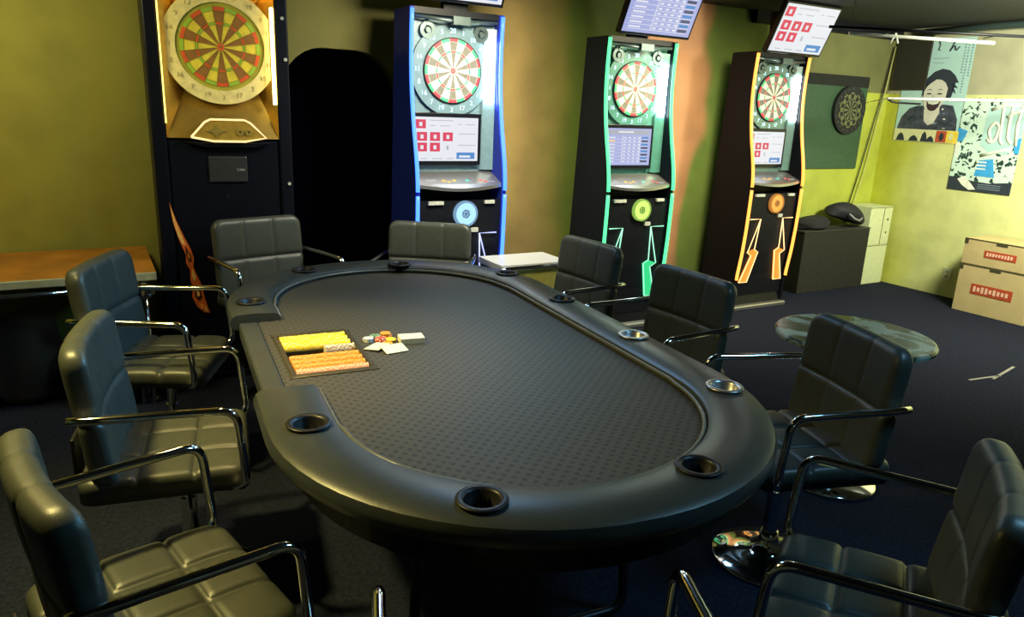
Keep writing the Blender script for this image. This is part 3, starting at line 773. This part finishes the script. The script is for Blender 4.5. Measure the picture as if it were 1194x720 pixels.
# ------------------------------------------------------------------ wooden side table (left)
M_['wood'] = mat('orange_brown_wood', (.34, .13, .015), .45, var=.25, scale=6)
wx, wy, _ = W(-7.78, .41)
t = thing('side_table', 'orange-brown wooden table with white edge and chrome legs along the left wall', 'table', (wx, wy, 0), TH)
bm = B(); bx(bm, -1.0, -.37, .70, 1.0, .36, .712); obj('table_top', bm, M_['wood'], t)
bm = B(); bx(bm, -1.0, -.385, .672, 1.0, -.37, .712); bx(bm, -1.0, -.37, .672, 1.0, .35, .699); obj('white_edge', bm, mat('cream_edge', (.38, .37, .25), .4), t, bevel=.004)
bm = B(); tube(bm, [(-1.0, -.375, .64), (.98, -.375, .64)], .012, 8); obj('lower_rail', bm, M_['chrome'], t)
for xx in (-.95, .94):
    for yy in (-.36, .30):
        bm = B(); tube(bm, [(xx, yy, 0), (xx, yy, .66)], .016, 10); tube(bm, [(xx-.05, yy, 0), (xx-.05, yy, .66)], .012, 10)
        obj('leg', bm, M_['chrome'], t)
bx_ = B(); bx(bx_, .06, -.36, 0, .11, .3, .60); obj('white_end_panel', bx_, M_['white'], t) 
bx_ = B(); lathe(bx_, [(.05, .60), (.055, .61), (.055, .64), (.05, .65)], 24, c=(.935, -.40, 0)); obj('corner_cap', bx_, M_['chrome'], t)
# items under it
bm = B(); lathe(bm, [(.12, 0), (.16, .05), (.17, .25), (.14, .42), (.05, .46)], 20)
o = obj('bag', bm, mat('brown_fabric', (.10, .06, .035), .9, bump=.5), smooth=True); o.location = W(-7.40, .42); tag(o, 'slumped brown bag on the floor under the wooden side table', 'bag')
bm = B(); lathe(bm, [(.12, 0), (.15, .04), (.16, .2), (.14, .36), (.1, .42)], 20)
o = obj('bag', bm, mat('black_fabric', (.006, .006, .008), .95, bump=.5), smooth=True); o.location = W(-6.97, .62); tag(o, 'black bag on the floor between wooden table and gold machine', 'bag')
# ------------------------------------------------------------------ white-topped table near the blue machine
wx, wy, _ = W(-4.72, .95)
t = thing('storage_bench', 'white-topped low bench in front of the blue-lit dart machine', 'bench', (wx, wy, 0), TH)
bm = B(); bx(bm, -.23, -.15, .64, .24, .15, .68); obj('bench_top', bm, mat('white_board', (.62, .63, .66), .3, var=.03), t, bevel=.003)
bm = B(); bx(bm, -.215, -.14, 0, .225, .14, .638); obj('bench_body', bm, mat('olive_board', (.32, .31, .07), .6), t)
# ------------------------------------------------------------------ corner: dartboard panel, cabinet, white cartons
px_, py_, _ = W(-.83, .02)
t = thing('dartboard_panel', 'dark green backing board with a steel-tip dartboard on the corner wall', 'dartboard', (px_, py_, 1.13), TH)
bm = B(); bx(bm, -.46, 0, .0, .48, .015, .87); obj('backing_board', bm, mat('dark_green_board', (.035, .085, .045), .5), t, bevel=.003)
bm = B(); bx(bm, -.46, -.003, .77, .48, 0.0, .87); obj('top_band', bm, mat('black_felt', (.012, .014, .012), .9), t)
bm = B(); disc_y(bm, .215, .555, 0, .225, -.035, 0, 4); dart_face(bm, .215, .555, .165, -.037, dict(dark=0, light=1, red=1, green=0, wire=5))
for i, nb in enumerate(NUMS):
    a = radians(18*i); add_text(bm, str(nb), .03, Matrix.Translation((.215+.195*sin(a), -.0375, .555+.195*cos(a))) @ Matrix.Rotation(pi/2, 4, 'X'), 6)
obj('bristle_board', bm, [mat('bristle_black', (.012, .014, .012), .8), mat('bristle_olive', (.16, .17, .07), .8), M_['rd'], M_['gr'], mat('bristle_rim', (.01, .012, .012), .7), mat('wire_dark', (.06, .07, .06), .4), mat('num_grey', (.09, .11, .10), .5)], t)
cx_, cy_, _ = W(-.89, .20)
t = thing('storage_cabinet', 'dark grey low cabinet between the orange-lit machine and white cartons', 'cabinet', (cx_, cy_, 0), TH)
bm = B(); bx(bm, -.47, -.14, 0, .47, .14, .58); obj('cabinet_body', bm, mat('dark_grey_board', (.028, .028, .024), .6, spec=.15), t, bevel=.004)
bm = B(); bx(bm, -.475, -.146, .58, .475, .142, .59); obj('cabinet_top', bm, mat('dark_grey_top', (.04, .042, .036), .5), t, bevel=.003)
def lump(name, sx, sy, sz, mt, seed, amp=.25):
    bm = B(); bmesh.ops.create_icosphere(bm, subdivisions=4, radius=1); rnd = random.Random(seed)
    ks = [(Vector((rnd.uniform(-3, 3), rnd.uniform(-3, 3), rnd.uniform(-3, 3))), rnd.uniform(0, 6)) for _ in range(7)]
    for v in bm.verts:
        k = 1+amp*sum(sin(v.co.dot(a)*1.3+b) for a, b in ks)/7
        v.co = Vector((v.co.x*sx*k, v.co.y*sy*k, max(-.45, v.co.z)*sz*k))
    return obj(name, bm, mt, smooth=True)
mbk = mat('black_nylon', (.010, .011, .018), .7, bump=.6)
o = lump('bag', .26, .13, .11, mbk, 3); o.location = W(-.66, .20, .705); o.rotation_euler = (0, radians(14), TH); tag(o, 'black sports bag lying on the dark grey cabinet', 'bag')
bm = B(); tube(bm, [(-.12, -.145, .0), (-.07, -.175, -.03), (0, -.18, -.035), (.06, -.16, .0)], .010, 8); hd = obj('handle', bm, mat('grey_strap', (.25, .25, .27), .6), o)
o = lump('jacket', .24, .12, .07, mat('black_cloth', (.012, .010, .014), .9, bump=.8), 8, .5); o.location = W(-1.12, .20, .638); o.rotation_euler = (0, 0, TH); tag(o, 'crumpled black jacket at the left end of the dark grey cabinet', 'jacket')
mwb = mat('white_carton', (.62, .68, .40), .6, var=.05)
for z0, h_, lb in ((0, .40, 'white carton on the floor in the room corner, under another'), (.40, .38, 'upper white carton stacked in the room corner beside the grey cabinet')):
    t = thing('carton', lb, 'box', W(-.22, .17, z0), TH, 'white cartons in the corner')
    bm = B(); bx(bm, -.17, -.13, 0.001, .17, .13, h_-.001); obj('carton_body', bm, mwb, t, bevel=.003)
    bm = B(); bx(bm, -.172, -.132, h_-.012, .172, -.128, h_-.006); 
    if z0: bx(bm, .035, -.132, .0, .043, -.1285, h_-.01); disc_y(bm, .11, .25, 0, .012, -.134, -.129, 0, 12); disc_y(bm, .11, .12, 0, .010, -.134, -.129, 0, 12)
    obj('carton_seam', bm, mat('carton_seam', (.12, .13, .05), .7), t)
# ------------------------------------------------------------------ brown cartons at the right wall
mcb = mat('brown_cardboard', (.52, .42, .20), .7, var=.06, scale=10); mtp = mat('dark_tape', (.05, .05, .02), .6); mlr = mat('red_label', (.42, .06, .02), .6); mlp = mat('label_pale', (.80, .52, .38), .6)
# frame: local x = along the right wall toward the camera (d), local -y faces the room (-s)
CR_ = TH-pi/2
for z0, h_, L_, lb in ((0, .425, .60, 'large brown carton with red label on the floor by the right wall'), (.425, .225, .62, 'shallower brown carton stacked on top by the right wall')):
    x, y, _ = W(-.215, 1.25+L_/2)
    t = thing('carton', lb, 'box', (x, y, z0), CR_, 'brown cartons at the right wall')
    bm = B(); bx(bm, -L_/2, -.19, .001, L_/2, .19, h_-.002); obj('carton_body', bm, mcb, t, bevel=.004)
    bm = B(); bx(bm, -L_/2-.002, -.193, h_-.010, L_/2+.002, -.189, h_-.002)
    for a in (-L_/2, L_/2-.03): bx(bm, a-.001, -.194, h_-.05, a+.031, -.189, h_-.002)
    bx(bm, -.045, -.194, h_-.03, .045, -.189, h_-.004)
    obj('carton_tape', bm, mtp, t)
    bm = B(); lw = .34 if z0 == 0 else .26; zc = .22 if z0 == 0 else .11; hh = .045 if z0 == 0 else .030
    bx(bm, -lw/2, -.193, zc-hh, lw/2, -.1895, zc+hh, 0)
    n = 9
    for i in range(n):
        xx = -lw/2+.02+(lw-.04)*i/n; hv = hh*(.35+.25*random.random()); bx(bm, xx, -.195, zc-hv, xx+(lw-.04)/n*.62, -.192, zc+hv, 1)
    obj('carton_label', bm, [mlr, mlp], t)
# outlet
x, y, _ = W(-.004, .93)
t = thing('wall_outlet', 'pale double wall outlet low on the yellow right wall', 'outlet', (x, y, .16), CR_)
bm = B(); bx(bm, -.038, -.008, 0, .038, .003, .12); obj('outlet_plate', bm, mat('outlet_white', (.66, .70, .45), .4), t, bevel=.003)
bm = B(); [bx(bm, a-.003, -.0095, b, a+.003, -.0075, b+.02) for a in (-.010, .010) for b in (.025, .072)]; obj('socket', bm, M_['black'], t)
# ------------------------------------------------------------------ posters (local x = d along wall)
def wallpt(d, z, off=.006):
    x, y, _ = W(-off, d); return (x, y, z)
def poly(bm, pts, y, mi, th=.0012):
    prism(bm, pts, 'y', y-th, y, mi)
def blob(cx, cz, rx, rz, n=20, a0=0, wob=0, seed=0):
    rnd = random.Random(seed); return [(cx+rx*cos(2*pi*i/n+a0)*(1+wob*rnd.uniform(-1, 1)), cz+rz*sin(2*pi*i/n+a0)*(1+wob*rnd.uniform(-1, 1))) for i in range(n)]
pc = dict(bg=mat('poster_pale_blue', (.42, .66, .66), .4, var=.06, scale=3), ink=mat('poster_ink', (.03, .04, .06), .4), skin=mat('poster_skin', (.62, .62, .55), .4, var=.08, scale=8), blush=mat('poster_grey_skin', (.45, .46, .42), .4), mouth=mat('poster_mouth', (.05, .03, .04), .4), white=mat('poster_white', (.75, .8, .72), .4), cloth=mat('poster_cloth', (.05, .06, .09), .5, var=.5, scale=20), yel=mat('poster_yellow', (.85, .65, .08), .4), red=mat('poster_red', (.5, .09, .05), .4), cream=mat('poster_cream', (.72, .74, .42), .4), txt=mat('poster_text', (.18, .26, .32), .5), blue=mat('poster_blue', (.05, .35, .75), .4))
PM = [pc[k] for k in ('bg', 'ink', 'skin', 'blush', 'mouth', 'white', 'cloth', 'yel', 'red', 'cream', 'txt', 'blue')]
BG, INK, SKIN, BLU, MOU, WHI, CLO, YEL, RED, CRM, TXT, BLUE = range(12)
t = thing('poster', 'pale blue poster of a laughing dark-haired person on the right wall', 'poster', wallpt(.14, 1.42), CR_)
bm = B(); bx(bm, 0, -.0015, 0, .64, 0, .94, BG)
obj('sheet', bm, PM, t)
bm = B()
poly(bm, [(.02, .115), (.05, .23), (.12, .31), (.20, .335), (.34, .335), (.45, .35), (.54, .34), (.60, .22), (.61, .115)], -.002, CLO)
for i in range(26):
    a, b = random.uniform(.06, .58), random.uniform(.13, .31)
    poly(bm, blob(a, b, random.uniform(.01, .028), random.uniform(.005, .014), 7, 0, .3, i), -.0035, [INK, WHI, TXT][i % 3] if a > .36 else INK)
nv0 = len(bm.verts)
poly(bm, [(.22, .35), (.235, .25), (.28, .21), (.33, .23), (.37, .33), (.36, .40), (.24, .40)], -.0045, SKIN)   # neck
poly(bm, [(.175, .50), (.17, .57), (.20, .64), (.26, .70), (.33, .725), (.40, .71), (.455, .665), (.485, .62), (.50, .60), (.47, .60), (.465, .54), (.455, .48), (.43, .43), (.41, .47), (.30, .45), (.20, .46)], -.004, INK)     # hair
poly(bm, [(.18, .56), (.17, .47), (.20, .52), (.22, .60)], -.004, INK)
poly(bm, [(.45, .60), (.50, .55), (.46, .56), (.49, .50), (.44, .54)], -.004, INK)
face = [(.19, .52), (.195, .44), (.22, .37), (.26, .325), (.30, .315), (.345, .345), (.385, .41), (.405, .48), (.41, .55), (.38, .60), (.34, .625), (.29, .63), (.25, .60), (.215, .57)]
poly(bm, face, -.0065, SKIN)
for sx, rx in ((.245, .024), (.345, .024)): 
    poly(bm, blob(sx, .50, rx, .007, 10), -.0085, INK); poly(bm, [(sx-.03, .53), (sx, .543), (sx+.03, .532), (sx, .536)], -.0085, INK)
poly(bm, [(.285, .50), (.275, .45), (.30, .44), (.315, .452), (.30, .456)], -.0085, BLU)
poly(bm, [(.235, .43), (.30, .415), (.365, .432), (.355, .385), (.325, .35), (.295, .342), (.26, .352), (.24, .385)], -.0085, MOU)
poly(bm, [(.245, .428), (.30, .414), (.355, .43), (.345, .412), (.30, .40), (.255, .410)], -.0102, WHI)
bm.verts.ensure_lookup_table()
for v in bm.verts[nv0:]:
    v.co.x = .36+(v.co.x-.31)*1.02; v.co.z = v.co.z-.055
obj('portrait', bm, PM, t)
bm = B()
bx(bm, 0, -.003, 0, .64, -.0018, .115, CRM)
for a, w1, h1 in ((.03, .09, .08), (.16, .10, .06), (.28, .07, .10), (.34, .08, .06)):
    poly(bm, [(a, 0.004), (a+w1*.2, h1*.7), (a+w1*.5, h1), (a+w1*.8, h1*.7), (a+w1, 0.004)], -.0035, INK)
bx(bm, .43, -.0045, .005, .53, -.003, .11, RED); poly(bm, blob(.485, .055, .022, .038, 12), -.0046, INK); bx(bm, .53, -.0045, .005, .64, -.003, .11, YEL); poly(bm, blob(.575, .06, .02, .035, 12), -.0046, CRM)
obj('bottom_strip', bm, PM, t)
bm = B()
def stroke(bm, pts, r, y, mi): tube(bm, [(a, y, b) for a, b in pts], r, 6, mi)
# large hiragana strokes and small vertical lines of text
stroke(bm, [(.30, .92), (.315, .88), (.305, .84), (.325, .835)], .005, -.004, INK)
stroke(bm, [(.46, .93), (.43, .86), (.415, .825), (.44, .865), (.455, .87), (.463, .835), (.475, .83), (.50, .86)], .006, -.004, INK)
for col, z0, z1 in ((.585, .90, .45), (.555, .88, .62), (.62, .90, .60)):
    z = z0
    while z > z1:
        bx(bm, col-.008, -.003, z-.012, col+random.uniform(.002, .009), -.0018, z, TXT); z -= .024
bx(bm, .27, -.003, .76, .42, -.0018, .765, TXT); bx(bm, .27, -.003, .72, .38, -.0018, .724, TXT)
obj('poster_lettering', bm, PM, t)
# dark slab over the poster's upper left, for a dark area of the wall
o = obj('dark_slab', bx(B(), .04, -.02, 0, .385, .0, .50), mat('dark_brown_slab', (.020, .019, .012), .7), bevel=.004); o.location = wallpt(.005, 1.90, .018); o.rotation_euler = (0, 0, CR_); tag(o, 'dark brown slab in the upper room corner left of the laughing portrait', 'board')
# spotted poster
t = thing('poster', 'spotted black and white poster with white brush lettering, right of the portrait', 'poster', wallpt(.77, 1.01), CR_)
def spotted():
    m = bpy.data.materials.new('spotted_print'); nt, p = nodes(m); p.inputs['Roughness'].default_value = .3
    tc = nt.nodes.new('ShaderNodeTexCoord'); vo = nt.nodes.new('ShaderNodeTexVoronoi'); vo.inputs['Scale'].default_value = 21
    nz = nt.nodes.new('ShaderNodeTexNoise'); nz.inputs['Scale'].default_value = 14
    ad = nt.nodes.new('ShaderNodeMix'); ad.data_type = 'RGBA'; ad.inputs['Factor'].default_value = .12
    nt.links.new(tc.outputs['Object'], nz.inputs['Vector']); nt.links.new(tc.outputs['Object'], ad.inputs['A']); nt.links.new(nz.outputs['Color'], ad.inputs['B'])
    nt.links.new(ad.outputs['Result'], vo.inputs['Vector'])
    rp = nt.nodes.new('ShaderNodeValToRGB'); e = rp.color_ramp.elements; e[0].position = .33; e[0].color = (.02, .05, .05, 1); e[1].position = .40; e[1].color = (.60, .80, .72, 1)
    nt.links.new(vo.outputs['Distance'], rp.inputs['Fac'])
    nt.links.new(rp.outputs['Color'], p.inputs['Base Color']); return m
bm = B(); bx(bm, 0, -.0015, 0, .56, 0, .82, 0)
obj('sheet', bm, spotted(), t)
bm = B()
poly(bm, [(0, 0), (0, .12), (.10, .115), (.2, .095), (.36, .085), (.56, .11), (.56, 0)], -.002, INK)
poly(bm, [(.08, .10), (.14, .13), (.20, .08), (.26, .02), (.20, .01), (.13, .05)], -.0035, WHI)
poly(bm, [(0, .43), (.0, .56), (.09, .53), (.06, .44)], -.002, BLUE); poly(bm, [(.01, .30), (.0, .43), (.05, .42), (.04, .30)], -.002, WHI); poly(bm, [(.52, .36), (.50, .46), (.56, .50), (.56, .36)], -.002, BLUE)
poly(bm, [(.22, .42), (.24, .74), (.46, .80), (.56, .78), (.56, .52), (.46, .34), (.30, .36)], -.002, BG)
poly(bm, [(.22, .14), (.24, .28), (.36, .30), (.40, .14)], -.0022, BLUE)
for k in range(3): bx(bm, .22, -.0042, .20+k*.03, .31, -.003, .212+k*.03, WHI)
for k in range(3): bx(bm, .27, -.0035, .03+k*.018, .47, -.002, .036+k*.018, TXT)
obj('printed_shapes', bm, PM, t)
bm = B()
for pts in ([(.30, .46), (.27, .55), (.31, .62), (.36, .58), (.34, .46), (.30, .44), (.27, .47)], [(.36, .74), (.37, .60), (.38, .46), (.41, .43)], [(.44, .78), (.43, .62), (.44, .48), (.48, .44)], [(.26, .72), (.36, .76), (.50, .77)], [(.52, .78), (.50, .60), (.52, .42)], [(.24, .32), (.36, .36), (.50, .40)], [(.40, .66), (.46, .70), (.52, .72)]):
    tube(bm, [(a, -.004, b) for a, b in roundpath_2(pts)] if False else [(p.x, -.004, p.z) for p in roundpath([(a, 0, b) for a, b in pts], .03)], .016, 6)
for v in bm.verts: v.co.y = -.004+(v.co.y+.004)*.12
obj('brush_lettering', bm, pc['white'], t)
# ------------------------------------------------------------------ rails and cables
m_rw = mat('white_rail', (.75, .78, .70), .4)
def seg(name, a, b, r, mt, label, cat, extra=None):
    bm = B(); tube(bm, [a, b], r, 8)
    if extra: extra(bm)
    o = obj(name, bm, mt); return tag(o, label, cat)
def ex1(bm):
    p = Vector((2.27, 5.5, 2.18)).lerp(Vector((3.29, 5.5, 2.16)), .32)
    tube(bm, [p+Vector((0, 0, .02)), p+Vector((-.035, -.01, -.05))], .006, 6); tube(bm, [p+Vector((0, 0, .02)), p+Vector((.02, -.01, -.05))], .006, 6)
seg('hanging_rail', (2.27, 5.5, 2.18), (3.29, 5.5, 2.155), .012, m_rw, 'white rail with a small clip hanging below the dark ceiling at top right', 'rail', ex1)
def ex2(bm):
    for x in (2.2, 3.6): tube(bm, [(x, 5.3, 2.19), (x, 5.3, H)], .002, 6)
    for x in (2.5, 3.2): tube(bm, [(x, 5.3, 2.19), (x, 5.482, 2.18)], .004, 6)
seg('hanging_rail', (2.05, 5.3, 2.195), (3.75, 5.3, 2.18), .010, M_['black'], 'thin black rail hanging just above the white rail', 'rail', ex2)
def ex3(bm):
    tube(bm, [(2.95, 6.2, 1.775), (3.42, 7.55, 1.775)], .004, 6)
    tube(bm, [(4.12, 6.2, 1.80), (4.55, 6.2, 1.80)], .011, 8)
a_ = Vector((2.945, 6.2, 1.775)); b_ = Vector((4.12, 6.2, 1.80))
seg('hanging_rail', tuple(a_), tuple(b_), .011, m_rw, 'lower white rail crossing in front of both wall posters', 'rail', ex3)
bm = B(); tube(bm, [(2.945, 6.2, 1.772), (2.99, 6.2, 1.75), (3.03, 6.2, 1.745), (3.22, 6.2, 1.742)], .008, 8)
tag(obj('rail_hook', bm, M_['black']), 'short black hooked bar at the left end of the lower white rail', 'rail')
for off, lb in ((0, 'thin pale cable running slantwise down the wall corner'), (-.07, 'thin dark cable running slantwise down the wall left of the corner')):
    bm = B(); tube(bm, [W(-.04+off*.3, .025, 2.3), W(-.10+off*.6, .025, 1.79), W(-.22+off, .025, 1.1), W(-.30+off, .025, .79), W(-.31+off, .02, .1)], .006, 8)
    tag(obj('cable', bm, mat('cable', (.45, .45, .15), .5) if off == 0 else M_['darksteel']), lb, 'cable')
for k, (dd, zz) in enumerate(((1.0, H-.06), (1.25, H-.12))):
    pass
bm = B(); tube(bm, [W(-.12, .35, H-.05), W(-.10, 1.0, H-.035), W(-.12, 2.6, H-.04)], .03, 10)
tag(obj('ceiling_pipe', bm, mat('dark_pipe', (.03, .05, .05), .4)), 'dark pipe along the top of the right wall under the ceiling', 'pipe')
# cable on the floor beside the orange machine
bm = B(); tube(bm, [W(-2.75, .02, .30), W(-2.72, .10, .05), W(-2.66, .25, .012), W(-2.5, .20, .012)], .006, 8)
tag(obj('cable', bm, M_['black']), 'black power cable trailing to the foot of the orange-lit machine', 'cable')
# ------------------------------------------------------------------ round marbled table
def marble():
    m = bpy.data.materials.new('mottled_green_top'); nt, p = nodes(m); p.inputs['Roughness'].default_value = .22
    tc = nt.nodes.new('ShaderNodeTexCoord'); nz = nt.nodes.new('ShaderNodeTexNoise'); nz.inputs['Scale'].default_value = 4.5; nz.inputs['Detail'].default_value = 8; nz.inputs['Distortion'].default_value = 1.4
    nt.links.new(tc.outputs['Object'], nz.inputs['Vector'])
    rp = nt.nodes.new('ShaderNodeValToRGB'); e = rp.color_ramp.elements
    e[0].position = .46; e[0].color = (.008, .014, .014, 1); e[1].position = .56; e[1].color = (.45, .52, .42, 1); k = e.new(.51); k.color = (.10, .12, .09, 1)
    nt.links.new(nz.outputs['Fac'], rp.inputs['Fac']); nt.links.new(rp.outputs['Color'], p.inputs['Base Color']); return m
t = thing('round_table', 'round pedestal table with mottled green and white top', 'table', (1.49, 3.08, 0))
bm = B(); lathe(bm, [(.31, .672), (.325, .680), (.327, .692), (.322, .700), (.315, .702)], 64); obj('table_top', bm, marble(), t)
bm = B(); lathe(bm, [(.10, .655), (.12, .672)], 24); lathe(bm, [(.03, .05), (.03, .66)], 20); obj('pedestal', bm, M_['chrome'], t, smooth=False)
bm = B(); lathe(bm, [(.195, 0), (.2, .006), (.19, .014), (.12, .022), (.06, .036), (.034, .07)], 48); obj('base', bm, M_['chrome'], t, smooth=True)
# scuffed strips on the carpet
mp = mat('pale_strip', (.30, .29, .27), .5)
for (a, b, lb) in (((2.98, 4.52), (3.25, 4.63), 'thin pale strip lying on the dark carpet at right, nearer one'), ((3.16, 4.56), (3.47, 4.83), 'thin pale strip lying on the dark carpet at right, farther one')):
    bm = B(); v = Vector(b)-Vector(a); L_ = v.length; bx(bm, 0, -.009, 0, L_, .009, .003)
    o = obj('plastic_strip', bm, mp, bevel=.001); o.location = (*a, .001); o.rotation_euler = (0, 0, math.atan2(v.y, v.x)); tag(o, lb, 'strip', 'pale strips on the carpet')
# ------------------------------------------------------------------ lights
def area(name, loc, size, power, col, target=None, sy=None, spread=None):
    l = bpy.data.lights.new(name, 'AREA'); l.energy = power; l.color = col; l.size = size
    if sy: l.shape = 'RECTANGLE'; l.size_y = sy
    if spread: l.spread = radians(spread)
    o = bpy.data.objects.new(name, l); COL.objects.link(o); o.location = loc
    if target: o.rotation_euler = (Vector(target)-Vector(loc)).to_track_quat('-Z', 'Y').to_euler()
    return o
def spot(name, loc, target, power, col, ang, blend=.6, r=.05):
    l = bpy.data.lights.new(name, 'SPOT'); l.energy = power; l.color = col; l.spot_size = radians(ang); l.spot_blend = blend; l.shadow_soft_size = r
    o = bpy.data.objects.new(name, l); COL.objects.link(o); o.location = loc
    o.rotation_euler = (Vector(target)-Vector(loc)).to_track_quat('-Z', 'Y').to_euler(); return o
spot('ceiling_spot_table', (-.85, 2.7, 2.4), (-.60, 2.45,   .75), 115, (1, .74, .32), 52, 1.0, .05)
spot('ceiling_spot_left', (-1.75, 1.8, 2.4), (-.85, 1.95, .45), 300, (1, .80, .26), 85, .9, .08)
area('ceiling_light_left_wall', W(-7.6, 1.3, 2.38), .5, 32, (1, .90, .42), W(-7.6, 0, 1.0))
area('ceiling_light_corner', W(-1.5, 2.7, 2.36), .6, 195, (1, .98, .72), W(.0, 1.1, .9))
area('wall_fill_mid', W(-3.2, 1.4, 2.38), .5, 42, (1, .90, .55), W(-3.2, 0, 1.0), spread=110)  # added to lift the dim middle of the back wall
area('wall_fill_blue_side', W(-5.0, 1.6, 2.38), .5, 40, (1, .90, .60), W(-5.0, 0, 1.0), spread=110)  # added to brighten the wall around the blue machine
spot('fill_spot_cool', (1.3, 3.3, 2.3), (-1.35, 2.1, .75), 260, (.20, .62, 1), 58, 1.0, .12)  # added teal fill for the left backrests, no fixture there
area('fill_light_cool', (1.9, 1.6, 2.40), .5, 26, (.30, .70, 1), (.6, 1.6, .7))  # added bluish fill from the right, not a room fixture
area('fill_light_cool_back', (-.1, 4.0, 2.4), .4, 12, (.30, .60, 1), (-.3, 3.0, .7))  # added cool fill above the far table end, not a room fixture
w = bpy.data.worlds.new('world'); SC.world = w; w.use_nodes = True
w.node_tree.nodes['Background'].inputs[0].default_value = (.04, .05, .07, 1); w.node_tree.nodes['Background'].inputs[1].default_value = 1
vs = SC.view_settings; vs.view_transform = 'Standard'; vs.look = 'None'; vs.exposure = 0; vs.gamma = 1; vs.use_curve_mapping = False
